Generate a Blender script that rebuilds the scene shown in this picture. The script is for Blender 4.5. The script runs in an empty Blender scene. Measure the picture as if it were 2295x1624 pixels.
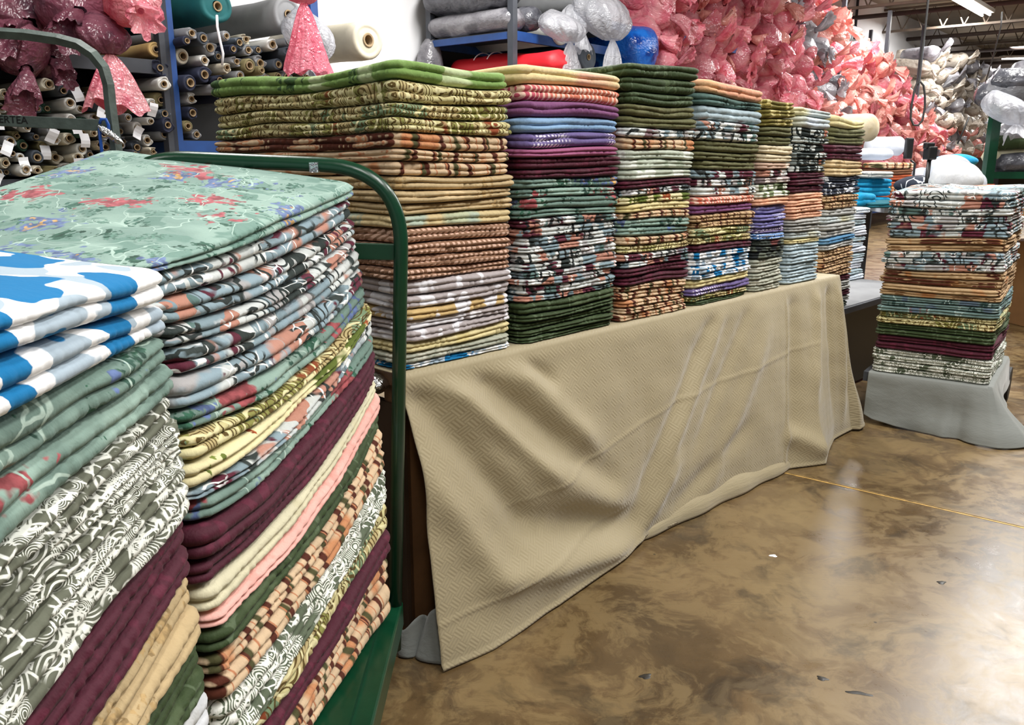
import bpy, bmesh, math, random
import numpy as np
from mathutils import Vector, Matrix

# ------------------------------------------------------------------ camera
F_PX = 1880.0
PITCH = math.atan(464 / F_PX)
CP, SP = math.cos(PITCH), math.sin(PITCH)
EYE = 1.5
SC = bpy.context.scene
COL = SC.collection
cam_d = bpy.data.cameras.new('camera')
cam_d.sensor_width = 36.0
cam_d.lens = F_PX / 2295 * 36.0
cam_d.clip_start = 0.05
cam_d.clip_end = 200
cam = bpy.data.objects.new('camera', cam_d)
COL.objects.link(cam)
cam.location = (0, 0, EYE)
cam.rotation_euler = (math.pi / 2 - PITCH, 0, 0)
SC.camera = cam

# ------------------------------------------------------------------ light
SC.view_settings.view_transform = 'Standard'
SC.view_settings.look = 'None'
SC.view_settings.exposure = 0.0
SC.view_settings.gamma = 1.0
W = bpy.data.worlds.new('world')
SC.world = W
W.use_nodes = True
W.node_tree.nodes['Background'].inputs[0].default_value = (0.95, 0.97, 1.0, 1)
W.node_tree.nodes['Background'].inputs[1].default_value = 0.16


def area(loc, size, power, rot=(0, 0, 0), col=(1, 0.98, 0.95)):
    d = bpy.data.lights.new('fluorescent_or_fill_light', 'AREA')
    d.shape = 'RECTANGLE'
    d.size, d.size_y = size
    d.energy = power
    d.color = col
    o = bpy.data.objects.new('fluorescent_or_fill_light', d)
    COL.objects.link(o)
    o.location = loc
    o.rotation_euler = rot
    return o


# fluorescent rows under the joists (the aisle in front, the aisle behind the table, the sewing area), plus added lights for the wall, far piles and floor sheen
area((1.6, 0.4, 4.3), (0.5, 2.4), 135)
area((3.0, 3.2, 4.3), (0.5, 2.4), 150)
area((0.2, -1.2, 4.3), (0.5, 2.4), 80)
area((-1.6, 3.9, 4.3), (0.5, 2.4), 90)
area((0.4, 6.9, 4.5), (0.5, 2.4), 260)  # added light that whitens the bare wall behind the stacks
area((4.6, 6.6, 4.3), (0.8, 2.4), 210)
area((6.4, 9.4, 4.3), (1.4, 4.0), 330)  # enlarged light added for the bright sheen on the floor at right
area((9.0, 12.5, 4.3), (0.8, 3.0), 300)  # added farther along the row that feeds the floor sheen
area((6.6, 15.4, 4.6), (0.6, 3.0), 330)  # added to brighten the white wall beside the pink heap
area((10.2, 19.6, 4.6), (0.6, 3.0), 380)  # added to brighten the far stretch of the white wall
area((14.5, 25.0, 4.5), (0.6, 3.0), 400)  # added to lift the dark beige pile and wall end
area((-3.2, -0.5, 4.3), (0.5, 2.4), 50)

# ------------------------------------------------------------------ helpers


def ray(px, py):
    x = (px - 1147.5) / F_PX
    y = (812 - py) / F_PX
    return (x, CP + y * SP, y * CP - SP)


def at_z(px, py, z):
    d = ray(px, py)
    t = (z - EYE) / d[2]
    return Vector((d[0] * t, d[1] * t, z))


def at_Y(px, py, Y):
    d = ray(px, py)
    t = Y / d[1]
    return Vector((d[0] * t, Y, EYE + d[2] * t))


def proj(p):
    z = p[2] - EYE
    d = p[1] * CP - z * SP
    u = p[1] * SP + z * CP
    return (1147.5 + F_PX * p[0] / d, 812 - F_PX * u / d)


def lin(h):
    h = h.lstrip('#')
    out = []
    for i in (0, 2, 4):
        c = int(h[i:i + 2], 16) / 255
        out.append(c / 12.92 if c <= 0.04045 else ((c + 0.055) / 1.055) ** 2.4)
    return tuple(out) + (1.0,)


ORD = ('zeroth first second third fourth fifth sixth seventh eighth ninth tenth eleventh twelfth thirteenth fourteenth '
       'fifteenth sixteenth seventeenth eighteenth nineteenth twentieth twenty-first twenty-second twenty-third '
       'twenty-fourth twenty-fifth twenty-sixth twenty-seventh twenty-eighth twenty-ninth thirtieth').split()


def ordw(n):
    if n < len(ORD):
        return ORD[n]
    tens = {3: 'thirty', 4: 'forty', 5: 'fifty', 6: 'sixty', 7: 'seventy', 8: 'eighty', 9: 'ninety'}
    return tens.get(n // 10, 'hundred') + '-' + (ORD[n % 10] if n % 10 else 'nought')


def link(name, verts, faces, mat=None, parent=None, smooth=True, uv=None):
    me = bpy.data.meshes.new(name)
    if isinstance(verts, np.ndarray):
        verts = verts.tolist()
    me.from_pydata(verts, [], faces)
    if smooth:
        me.polygons.foreach_set('use_smooth', [True] * len(me.polygons))
    if mat is not None:
        me.materials.append(mat)
    if uv is not None:
        l = me.uv_layers.new(name='UVMap')
        li = np.empty(len(me.loops), dtype=np.int32)
        me.loops.foreach_get('vertex_index', li)
        l.data.foreach_set('uv', np.asarray(uv, dtype=np.float32)[li].ravel())
    me.update()
    o = bpy.data.objects.new(name, me)
    COL.objects.link(o)
    if parent is not None:
        o.parent = parent
    return o


def tag(o, label=None, cat=None, group=None, kind=None):
    if label:
        o['label'] = label
    if cat:
        o['category'] = cat
    if group:
        o['group'] = group
    if kind:
        o['kind'] = kind
    return o


def empty(name, loc=(0, 0, 0), rot=(0, 0, 0)):
    o = bpy.data.objects.new(name, None)
    o.empty_display_size = 0.1
    COL.objects.link(o)
    o.location = loc
    o.rotation_euler = rot
    return o


class MB:
    """collects boxes and tubes into one mesh"""

    def __init__(self):
        self.v, self.f = [], []

    def box(self, lo, hi, M=None):
        n = len(self.v)
        for z in (lo[2], hi[2]):
            for x, y in ((lo[0], lo[1]), (hi[0], lo[1]), (hi[0], hi[1]), (lo[0], hi[1])):
                p = Vector((x, y, z))
                self.v.append(tuple(M @ p if M is not None else p))
        for q in ((3, 2, 1, 0), (4, 5, 6, 7), (0, 1, 5, 4), (1, 2, 6, 5), (2, 3, 7, 6), (3, 0, 4, 7)):
            self.f.append(tuple(n + i for i in q))
        return self

    def beam(self, a, b, w, h, up=Vector((0, 0, 1))):
        a, b = Vector(a), Vector(b)
        d = (b - a)
        L = d.length
        d.normalize()
        s = d.cross(up)
        if s.length < 1e-4:
            s = d.cross(Vector((1, 0, 0)))
        s.normalize()
        t = s.cross(d)
        M = Matrix((s, d, t)).transposed().to_4x4()
        M.translation = a
        return self.box((-w / 2, 0, -h / 2), (w / 2, L, h / 2), M)

    def tube(self, pts, r, seg=10, cap=True):
        pts = [Vector(p) for p in pts]
        n0 = len(self.v)
        up = Vector((0.13, 0.21, 0.97))
        N = len(pts)
        rr = r if hasattr(r, '__len__') else [r] * N
        for i, p in enumerate(pts):
            d = (pts[min(i + 1, N - 1)] - pts[max(i - 1, 0)]).normalized()
            s = d.cross(up)
            if s.length < 0.1:
                s = d.cross(Vector((1, 0, 0)))
            s.normalize()
            t = s.cross(d)
            up = t
            for k in range(seg):
                a = 2 * math.pi * k / seg
                self.v.append(tuple(p + (s * math.cos(a) + t * math.sin(a)) * rr[i]))
        for i in range(N - 1):
            for k in range(seg):
                k2 = (k + 1) % seg
                self.f.append((n0 + i * seg + k, n0 + i * seg + k2, n0 + (i + 1) * seg + k2, n0 + (i + 1) * seg + k))
        if cap:
            self.f.append(tuple(n0 + k for k in range(seg))[::-1])
            self.f.append(tuple(n0 + (N - 1) * seg + k for k in range(seg)))
        return self

    def quad(self, *p):
        n = len(self.v)
        self.v += [tuple(q) for q in p]
        self.f.append(tuple(range(n, n + len(p))))
        return self

    def build(self, name, mat, parent=None, smooth=False, bevel=0):
        o = link(name, self.v, self.f, mat, parent, smooth)
        if bevel:
            m = o.modifiers.new('bevel', 'BEVEL')
            m.width = bevel
            m.segments = 2
            m.limit_method = 'ANGLE'
        return o


def arc_path(pts, rad, n=8):
    """polyline with rounded corners"""
    pts = [Vector(p) for p in pts]
    out = [pts[0]]
    for i in range(1, len(pts) - 1):
        a, b, c = pts[i - 1], pts[i], pts[i + 1]
        d1 = (a - b).normalized()
        d2 = (c - b).normalized()
        p1, p2 = b + d1 * rad, b + d2 * rad
        for k in range(n + 1):
            t = k / n
            out.append((1 - t) ** 2 * p1 + 2 * t * (1 - t) * b + t * t * p2)
    out.append(pts[-1])
    return out


class Noise1:
    def __init__(self, rng, fmin, fmax, n=8):
        self.f = rng.uniform(fmin, fmax, n) * 2 * np.pi
        self.p = rng.uniform(0, 2 * np.pi, n)
        self.n = n

    def __call__(self, x):
        x = np.asarray(x)
        return np.sin(x[..., None] * self.f + self.p).sum(-1) / math.sqrt(self.n)


class Noise2:
    def __init__(self, rng, fmin, fmax, n=10):
        a = rng.uniform(0, 2 * np.pi, n)
        f = rng.uniform(fmin, fmax, n) * 2 * np.pi
        self.fx, self.fy = np.cos(a) * f, np.sin(a) * f
        self.p = rng.uniform(0, 2 * np.pi, n)
        self.n = n

    def __call__(self, x, y):
        x, y = np.asarray(x), np.asarray(y)
        return np.sin(x[..., None] * self.fx + y[..., None] * self.fy + self.p).sum(-1) / math.sqrt(self.n)

# ------------------------------------------------------------------ materials
class NT:
    def __init__(self, name):
        self.m = bpy.data.materials.new(name)
        self.m.use_nodes = True
        self.t = self.m.node_tree
        self.b = self.t.nodes['Principled BSDF']
        self.out = self.t.nodes['Material Output']

    def n(self, kind, **kw):
        nd = self.t.nodes.new(kind)
        for k, v in kw.items():
            setattr(nd, k, v)
        return nd

    def l(self, a, b):
        self.t.links.new(a, b)

    def set(self, sock, v):
        if isinstance(v, bpy.types.NodeSocket):
            self.l(v, sock)
        elif isinstance(v, tuple) and len(v) == 3 and sock.type == 'RGBA':
            sock.default_value = v + (1.0,)
        else:
            sock.default_value = v

    def math(self, op, a, b=None, c=None, clamp=False):
        nd = self.n('ShaderNodeMath', operation=op)
        nd.use_clamp = clamp
        self.set(nd.inputs[0], a)
        if b is not None:
            self.set(nd.inputs[1], b)
        if c is not None:
            self.set(nd.inputs[2], c)
        return nd.outputs[0]

    def vmath(self, op, a, b=None, scale=None):
        nd = self.n('ShaderNodeVectorMath', operation=op)
        self.set(nd.inputs[0], a)
        if b is not None:
            self.set(nd.inputs[1], b)
        if scale is not None:
            self.set(nd.inputs[3], scale)
        return nd.outputs[0]

    def mix(self, fac, a, b, blend='MIX'):
        nd = self.n('ShaderNodeMix', data_type='RGBA', blend_type=blend)
        self.set(nd.inputs[0], fac)
        self.set(nd.inputs[6], a)
        self.set(nd.inputs[7], b)
        return nd.outputs[2]

    def step(self, x, thr, soft=0.02):
        """0 below thr, 1 above"""
        nd = self.n('ShaderNodeMapRange')
        nd.clamp = True
        self.set(nd.inputs[0], x)
        nd.inputs[1].default_value = thr - soft
        nd.inputs[2].default_value = thr + soft
        return nd.outputs[0]

    def ramp(self, x, stops, const=False):
        nd = self.n('ShaderNodeValToRGB')
        cr = nd.color_ramp
        if const:
            cr.interpolation = 'CONSTANT'
        while len(cr.elements) < len(stops):
            cr.elements.new(0.5)
        for e, (p, c) in zip(cr.elements, stops):
            e.position = p
            e.color = c
        self.set(nd.inputs[0], x)
        return nd.outputs[0]

    def noise(self, vec, scale, detail=2, rough=0.5, dist=0.0):
        nd = self.n('ShaderNodeTexNoise')
        self.set(nd.inputs['Vector'], vec)
        nd.inputs['Scale'].default_value = scale
        nd.inputs['Detail'].default_value = detail
        nd.inputs['Roughness'].default_value = rough
        nd.inputs['Distortion'].default_value = dist
        return nd

    def voro(self, vec, scale, feature='F1', rnd=1.0):
        nd = self.n('ShaderNodeTexVoronoi', feature=feature)
        self.set(nd.inputs['Vector'], vec)
        nd.inputs['Scale'].default_value = scale
        nd.inputs['Randomness'].default_value = rnd
        return nd

    def sep(self, v):
        nd = self.n('ShaderNodeSeparateXYZ')
        self.set(nd.inputs[0], v)
        return nd.outputs

    def bump(self, h, strength, dist=0.01, prev=None):
        nd = self.n('ShaderNodeBump')
        nd.inputs['Strength'].default_value = strength
        nd.inputs['Distance'].default_value = dist
        self.set(nd.inputs['Height'], h)
        if prev is not None:
            self.l(prev, nd.inputs['Normal'])
        return nd.outputs[0]


MATS = {}


def fabric(key, base, layers=(), rough=0.85, sheen=0.04, zs=0.45, wrink=0.75, var=0.08):
    """quilt fabric; layers are painted over the base in order"""
    t = NT('fabric_' + key)
    tc = t.n('ShaderNodeTexCoord').outputs['Object']
    rnd = t.n('ShaderNodeObjectInfo').outputs['Random']
    off = t.vmath('SCALE', (7.31, 3.17, 5.73), scale=rnd)
    p0 = t.vmath('ADD', tc, off)
    P = t.vmath('MULTIPLY', p0, (1.0, 1.0, zs))
    warp = t.noise(P, 9.0, 2).outputs['Color']
    warp = t.vmath('SUBTRACT', warp, (0.5, 0.5, 0.5))

    def wp(amount):
        return t.vmath('ADD', P, t.vmath('SCALE', warp, scale=amount))
    col = lin(base)
    # gentle tonal variation of the dye
    nv = t.noise(P, 6.0, 3).outputs['Fac']
    b2 = tuple(c * (1 - var * 2) for c in lin(base)[:3]) + (1,)
    b3 = tuple(min(1, c * (1 + var)) for c in lin(base)[:3]) + (1,)
    col = t.mix(t.step(nv, 0.5, 0.25), b2, b3)
    for L in layers:
        k = L[0]
        if k == 'blob':      # scale, threshold, colour, soft, warp
            _, sc, thr, c, soft, w = L
            q = t.vmath('ADD', wp(w), (sc * 0.37, thr * 9, sc * 0.11))
            f = t.noise(q, sc, 1.5).outputs['Fac']
            col = t.mix(t.step(f, thr, soft), col, lin(c))
        elif k == 'cells':   # scale, warp, [(prob, colour)], coverage
            _, sc, w, cols, cover = L
            v = t.voro(wp(w), sc)
            s = t.sep(v.outputs['Color'])
            acc, stops = 0.0, []
            for pr, c in cols:
                stops.append((acc, lin(c)))
                acc += pr
            cc = t.ramp(s[0], stops, True)
            col = t.mix(t.step(s[1], 1 - cover, 0.001), col, cc)
        elif k == 'edge':    # scale, warp, width, colour, mask threshold
            _, sc, w, wid, c, mk = L
            v = t.voro(wp(w), sc, 'DISTANCE_TO_EDGE')
            f = t.math('SUBTRACT', 1.0, t.step(v.outputs['Distance'], wid, wid * 0.3))
            if mk is not None:
                g = t.noise(t.vmath('ADD', P, (3.3, 1.7, 9.1)), sc * 0.6, 1).outputs['Fac']
                f = t.math('MULTIPLY', f, t.step(g, mk, 0.02))
            col = t.mix(f, col, lin(c))
        elif k == 'rings':   # scale, freq, warp, duty, colour, mask threshold
            _, sc, fr, w, duty, c, mk = L
            v = t.voro(wp(w), sc)
            d = t.math('SINE', t.math('MULTIPLY', v.outputs['Distance'], fr))
            f = t.step(d, duty, 0.12)
            if mk is not None:
                g = t.noise(t.vmath('ADD', P, (3.3, 1.7, 9.1)), sc * 0.55, 1).outputs['Fac']
                f = t.math('MULTIPLY', f, t.step(g, mk, 0.015))
            col = t.mix(f, col, lin(c))
        elif k == 'bars':    # period m, width 0..1, wobble, colour, phase
            _, per, wid, wob, c, ph = L
            x = t.sep(p0)[0]
            q = t.vmath('MULTIPLY', p0, (1, 1, 1.6))
            nz = t.noise(q, 7.0, 1).outputs['Fac']
            x = t.math('ADD', x, t.math('MULTIPLY', nz, wob))
            x = t.math('ADD', x, ph)
            g = t.math('FRACT', t.math('DIVIDE', x, per))
            f = t.math('SUBTRACT', 1.0, t.step(g, wid, 0.02))
            f = t.math('MULTIPLY', f, t.step(g, 0.02, 0.02))
            col = t.mix(f, col, lin(c))
        elif k == 'check':   # period, colour, band mask threshold
            _, per, c, mk = L
            x = t.sep(p0)[0]
            y = t.sep(p0)[1]
            z = t.sep(p0)[2]
            fx = t.step(t.math('FRACT', t.math('DIVIDE', x, per)), 0.5, 0.05)
            zz = t.math('FRACT', t.math('DIVIDE', t.math('ADD', z, t.math('MULTIPLY', y, 0.5)), per * 0.9))
            fz = t.step(zz, 0.42, 0.05)
            f = t.math('MULTIPLY', fx, fz)
            if mk is not None:
                g = t.noise(P, 4.0, 1).outputs['Fac']
                f = t.math('MULTIPLY', f, t.step(g, mk, 0.03))
            col = t.mix(f, col, lin(c))
        elif k == 'flower':  # scale, radius, petals freq, colour, cover, seed offset
            _, sc, rad, c, cover, so = L
            fine = t.noise(P, sc * 5.5, 2).outputs['Color']
            fine = t.vmath('SCALE', t.vmath('SUBTRACT', fine, (0.5, 0.5, 0.5)), scale=1.1 / sc)
            q = t.vmath('ADD', t.vmath('ADD', wp(0.02), fine), (so, so * 1.3, so * 0.7))
            q = t.vmath('MULTIPLY', q, (1.0, 1.0, 1.5))
            v = t.voro(q, sc)
            s = t.sep(v.outputs['Color'])
            f = t.math('SUBTRACT', 1.0, t.step(v.outputs['Distance'], rad, 0.03))
            f = t.math('MULTIPLY', f, t.step(s[2], 1 - cover, 0.001))
            # petals are shaded in two tones of the print
            fn = t.noise(P, sc * 8, 2).outputs['Fac']
            c1 = lin(c)
            c0 = tuple(x * 0.55 for x in c1[:3]) + (1,)
            cc = t.mix(t.step(fn, 0.47, 0.1), c0, c1)
            col = t.mix(f, col, cc)
    t.l(col, t.b.inputs['Base Color'])
    t.b.inputs['Roughness'].default_value = rough
    t.b.inputs['Sheen Weight'].default_value = sheen
    t.b.inputs['Sheen Roughness'].default_value = 0.5
    t.b.inputs['Specular IOR Level'].default_value = 0.25
    q = t.vmath('MULTIPLY', p0, (1.0, 1.0, 0.5))
    h1 = t.noise(q, 45, 3, 0.6).outputs['Fac']
    nb = t.bump(h1, wrink, 0.006)
    h2 = t.noise(p0, 700, 1).outputs['Fac']
    nb = t.bump(h2, 0.18, 0.0006, nb)
    t.l(nb, t.b.inputs['Normal'])
    MATS[key] = t.m
    return t.m


MULTI = [(0.26, '#ced3d1'), (0.26, '#83979f'), (0.07, '#2b3432'), (0.09, '#632b3c'), (0.13, '#b98674'),
         (0.12, '#aaa8a8'), (0.07, '#5d7874')]
fabric('multi', '#dfe3e0', [('cells', 14, 0.07, MULTI, 0.95), ('rings', 9, 30, 0.05, 0.55, '#2a2f2f', 0.5),
                            ('blob', 18, 0.63, '#f0f1ef', 0.02, 0.05), ('blob', 13, 0.64, '#54202f', 0.02, 0.09)])
fabric('multi_big', '#c9cecc', [('cells', 11, 0.10, MULTI, 0.85), ('blob', 8, 0.60, '#8ea3ad', 0.03, 0.1), ('rings', 9, 34, 0.07, 0.62, '#2c3433', 0.52),
                                ('edge', 9, 0.14, 0.05, '#323b39', 0.54), ('blob', 13, 0.66, '#5a2233', 0.02, 0.14),
                                ('blob', 15, 0.66, '#be8c7b', 0.04, 0.1), ('edge', 17, 0.1, 0.03, '#eef0ee', 0.55)], zs=0.7)
fabric('multi_dark', '#c3cac6', [('cells', 15, 0.06, [(0.3, '#cfd4d0'), (0.3, '#8d9896'), (0.4, '#252e2d')], 0.9),
                                 ('rings', 10, 28, 0.05, 0.35, '#222b2a', 0.45), ('blob', 12, 0.68, '#a5654f', 0.02, 0.1)])
fabric('multi_dusty', '#a99997', [('cells', 16, 0.06, [(0.3, '#b8a6a3'), (0.3, '#7d6f70'), (0.2, '#ded5d0'), (0.2, '#4b4043')], 0.9)])
MINTL = [('blob', 5, 0.56, '#92ab9f', 0.06, 0.05), ('flower', 9, 0.30, '#37644f', 0.55, 1.3), ('flower', 7, 0.24, '#35574a', 0.6, 8.3),
         ('flower', 5, 0.34, '#6478a6', 0.42, 4.7), ('flower', 5, 0.15, '#dcae68', 0.42, 4.7),
         ('flower', 4.6, 0.33, '#a9565a', 0.42, 2.2), ('edge', 9, 0.12, 0.02, '#aabfb3', 0.52)]
fabric('mint', '#6d857b', MINTL, zs=0.8)
fabric('mint_top', '#839f95', [('blob', 6, 0.54, '#93aea3', 0.05, 0.08), ('blob', 15, 0.59, '#6f8f84', 0.02, 0.10), ('flower', 17, 0.30, '#6b9082', 0.55, 5.1),
                               ('flower', 13, 0.28, '#4d7466', 0.5, 1.3), ('flower', 10, 0.24, '#3c6253', 0.5, 8.3),
                               ('flower', 6.4, 0.33, '#7084ad', 0.40, 4.7), ('flower', 6.4, 0.13, '#d8b075', 0.40, 4.7),
                               ('flower', 6.0, 0.33, '#b5636a', 0.36, 2.2), ('edge', 12, 0.16, 0.014, '#abc4b9', 0.46)],
       zs=0.9, wrink=0.25)
fabric('mint_dark', '#55706a', [('flower', 9, 0.33, '#253c37', 0.6, 1.3), ('flower', 5, 0.33, '#95605a', 0.35, 2.2), ('blob', 8, 0.6, '#6f8a84', 0.03, 0.08)])
fabric('mint_slate', '#6f8885', [('flower', 9, 0.33, '#3a5552', 0.5, 1.3), ('flower', 5, 0.33, '#8a4a4c', 0.25, 2.2), ('edge', 10, 0.1, 0.025, '#a9bdb9', 0.5), ('blob', 8, 0.6, '#5d6f80', 0.03, 0.08)])
fabric('burgundy', '#4c1a2a', [('blob', 30, 0.6, '#5c1f33', 0.03, 0.02)], rough=0.7, sheen=0.05, var=0.06)
fabric('dark_green', '#39492a', [('edge', 13, 0.12, 0.035, '#56664a', 0.48), ('blob', 9, 0.62, '#4c5b3c', 0.03, 0.1)], rough=0.7)
fabric('olive', '#60603f', [('blob', 22, 0.58, '#6b6a49', 0.04, 0.05)])
BARL = [('blob', 7, 0.62, '#c4895f', 0.03, 0.06), ('bars', 0.083, 0.22, 0.05, '#54281a', 0.0), ('bars', 0.137, 0.14, 0.07, '#4c4a2c', 0.03),
        ('bars', 0.051, 0.10, 0.06, '#b97c58', 0.01)]
fabric('tan_bars', '#d6bb99', BARL, zs=0.5)
fabric('tan_bars_fine', '#c8aa82', [('blob', 8, 0.64, '#b98558', 0.03, 0.06), ('bars', 0.052, 0.2, 0.04, '#54281a', 0.0),
                                    ('bars', 0.031, 0.15, 0.03, '#6d4a2a', 0.01)], zs=0.5)
fabric('beige', '#c4ad84', [('flower', 11, 0.36, '#bfa272', 0.7, 1.1), ('blob', 9, 0.6, '#d8c096', 0.03, 0.06)])
fabric('celadon', '#b9bf9f', [('blob', 4, 0.52, '#cdb98c', 0.03, 0.1), ('blob', 9, 0.6, '#aebbaa', 0.03, 0.06)])
fabric('gingham', '#937058', [('check', 0.021, '#dcb7a2', None)], zs=0.6)
fabric('grey_blob', '#b3aaaa', [('blob', 11, 0.55, '#e6e5ea', 0.012, 0.05)])
fabric('grey_gold', '#cfb27b', [('blob', 11, 0.56, '#e6e5ea', 0.012, 0.05)])
fabric('pale_yellow', '#dccf9c', [('blob', 12, 0.6, '#d2c389', 0.03, 0.05)])
fabric('sage_grey', '#adb0a0', [('blob', 9, 0.56, '#c3c3b4', 0.02, 0.05), ('edge', 12, 0.1, 0.02, '#9a9f90', 0.5)])
fabric('blue_brush', '#f4f6f8', [('blob', 17, 0.52, '#a3b5c3', 0.008, 0.03), ('blob', 17, 0.55, '#1572a8', 0.006, 0.034)], rough=0.95)
fabric('blue_brush_big', '#f6f8fa', [('blob', 9, 0.515, '#a4b4c0', 0.006, 0.055), ('blob', 9, 0.55, '#1572a8', 0.005, 0.06)], rough=0.95, zs=0.8, wrink=0.3)
fabric('cream', '#eed9a3', [('blob', 3.0, 0.6, '#eab9a0', 0.06, 0.05)])
fabric('peach_apricot', '#d6ad80', [('blob', 2.6, 0.5, '#dda284', 0.08, 0.05)])
fabric('salmon_stripe', '#d97f66', [('blob', 2.5, 0.55, '#b8476a', 0.04, 0.02), ('bars', 0.022, 0.45, 0.02, '#f0cdbb', 0.0)])
fabric('magenta', '#804f79', [('blob', 2.4, 0.60, '#574695', 0.01, 0.02), ('blob', 2.4, 0.66, '#b9b2cf', 0.01, 0.02)])
fabric('sky_blue', '#8aaccf', [('blob', 2.5, 0.66, '#b9c9cf', 0.02, 0.02)])
fabric('violet_check', '#6d5f90', [('check', 0.017, '#e4dcea', 0.52)])
fabric('mauve', '#a25c80', [('check', 0.016, '#efd3dd', 0.60)])
fabric('leaf_green', '#7f9f58', [('flower', 5, 0.36, '#3f5c33', 0.35, 1.7), ('blob', 6.0, 0.60, '#c3d3a3', 0.02, 0.1), ('flower', 4, 0.2, '#43203b', 0.4, 6.4)])
fabric('olive_paisley', '#a9a66f', [('cells', 12, 0.06, [(0.3, '#c9c08c'), (0.25, '#8b8a4b'), (0.2, '#7d9270'), (0.25, '#b9a878')], 1.0),
                                    ('rings', 11, 60, 0.04, 0.45, '#5c4a24', None), ('blob', 10, 0.68, '#8a4426', 0.02, 0.05),
                                    ('rings', 9, 36, 0.05, 0.75, '#e0d8a8', None)])
fabric('leaf_print', '#e6ddaf', [('flower', 9, 0.40, '#7a8a3c', 0.5, 1.7), ('flower', 8, 0.33, '#a8552e', 0.3, 3.7), ('blob', 11, 0.62, '#5d6b2c', 0.02, 0.08)])
fabric('pale_sage', '#b9c1b1', [('blob', 10, 0.54, '#dde2d8', 0.02, 0.05), ('blob', 14, 0.64, '#9aa591', 0.02, 0.05)])
fabric('light_blue', '#a9bbc2', [('blob', 8, 0.58, '#c4d6de', 0.04, 0.05), ('blob', 12, 0.66, '#8d9da0', 0.03, 0.05)])
fabric('damask', '#6d642e', [('cells', 20, 0.05, [(0.5, '#6d642e'), (0.5, '#8a7d3f')], 1.0), ('blob', 22, 0.57, '#c9bd84', 0.02, 0.06)])
fabric('ecru', '#d5c8ab', [('blob', 12, 0.62, '#c9ba98', 0.03, 0.04)])
fabric('blush_print', '#c9ab97', [('blob', 18, 0.56, '#efe2d2', 0.02, 0.06)])
fabric('sage_white', '#7c8a66', [('blob', 24, 0.5, '#e8ebdd', 0.02, 0.05), ('blob', 12, 0.62, '#4c5a38', 0.02, 0.05)])
fabric('periwinkle', '#7a76ae', [('check', 0.017, '#e1e3f0', 0.47)])
fabric('blue_check', '#4f7fbd', [('check', 0.014, '#dfe9f6', 0.42)])
fabric('peach', '#ecb798', [('blob', 14, 0.62, '#e3a887', 0.04, 0.04)])
fabric('pastel', '#b9c3c3', [('blob', 3.2, 0.53, '#d8d3ac', 0.05, 0.05), ('blob', 3.2, 0.62, '#c9d4e0', 0.05, 0.05)])
fabric('pastel_grey', '#a7a8a4', [('blob', 6, 0.56, '#c6c6c0', 0.04, 0.05), ('edge', 10, 0.1, 0.02, '#868888', 0.5)])
fabric('steel_blue', '#4f82a8', [('blob', 12, 0.6, '#6d97b5', 0.04, 0.05)])
fabric('dark_floral', '#3d463f', [('cells', 18, 0.05, [(0.4, '#3b423c'), (0.3, '#62695c'), (0.15, '#6b3a36'), (0.15, '#23282a')], 1.0)])
fabric('navy_white', '#2c3240', [('edge', 11, 0.12, 0.05, '#d9dde2', 0.52)])
fabric('pink', '#efb7ac', [('blob', 25, 0.6, '#e5a79c', 0.04, 0.03)])
fabric('cream_plain', '#d9d3b4', [('blob', 20, 0.62, '#cfc8a6', 0.04, 0.03)])
fabric('white_quilt', '#d3d6da', [('blob', 20, 0.62, '#d6d8d8', 0.04, 0.03)])
fabric('bandana', '#66695a', [('rings', 13, 88, 0.04, 0.35, '#dfe1d8', 0.50), ('edge', 42, 0.02, 0.07, '#e6e8df', 0.475), ('rings', 38, 60, 0.03, 0.35, '#e6e8df', 0.53)], zs=0.8, wrink=0.35)
fabric('bandana_fine', '#5f6955', [('rings', 20, 70, 0.04, -0.1, '#e6e8de', 0.43), ('edge', 40, 0.03, 0.07, '#f0f1ea', 0.47)], zs=0.7)
fabric('turquoise', '#1590bd', [('blob', 10, 0.6, '#0c7fae', 0.05, 0.05)])
fabric('teal', '#1b5f6c')
fabric('striped_pastel', '#dfe8f0', [('check', 0.03, '#b9cbdc', None)])
fabric('white_plain', '#cdd2dc', wrink=0.6)
fabric('rust_cloth', '#a5502f')
fabric('brown_cloth', '#6d4a34')


def plain(key, col, rough=0.6, metal=0.0, spec=0.5, bump=0.0, bscale=60, coat=0.0, emit=None, est=1.0, var=0.0, vscale=8):
    t = NT(key)
    c = lin(col)
    t.b.inputs['Base Color'].default_value = c
    tc = t.n('ShaderNodeTexCoord').outputs['Object']
    if var:
        nz = t.noise(tc, vscale, 4).outputs['Fac']
        a = tuple(x * (1 - var) for x in c[:3]) + (1,)
        b = tuple(min(1, x * (1 + var)) for x in c[:3]) + (1,)
        t.l(t.mix(t.step(nz, 0.5, 0.2), a, b), t.b.inputs['Base Color'])
    t.b.inputs['Roughness'].default_value = rough
    t.b.inputs['Metallic'].default_value = metal
    t.b.inputs['Specular IOR Level'].default_value = spec
    t.b.inputs['Coat Weight'].default_value = coat
    if bump:
        t.l(t.bump(t.noise(tc, bscale, 3).outputs['Fac'], bump, 0.01), t.b.inputs['Normal'])
    if emit:
        t.b.inputs['Emission Color'].default_value = lin(emit)
        t.b.inputs['Emission Strength'].default_value = est
    MATS[key] = t.m
    return t.m


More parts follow.
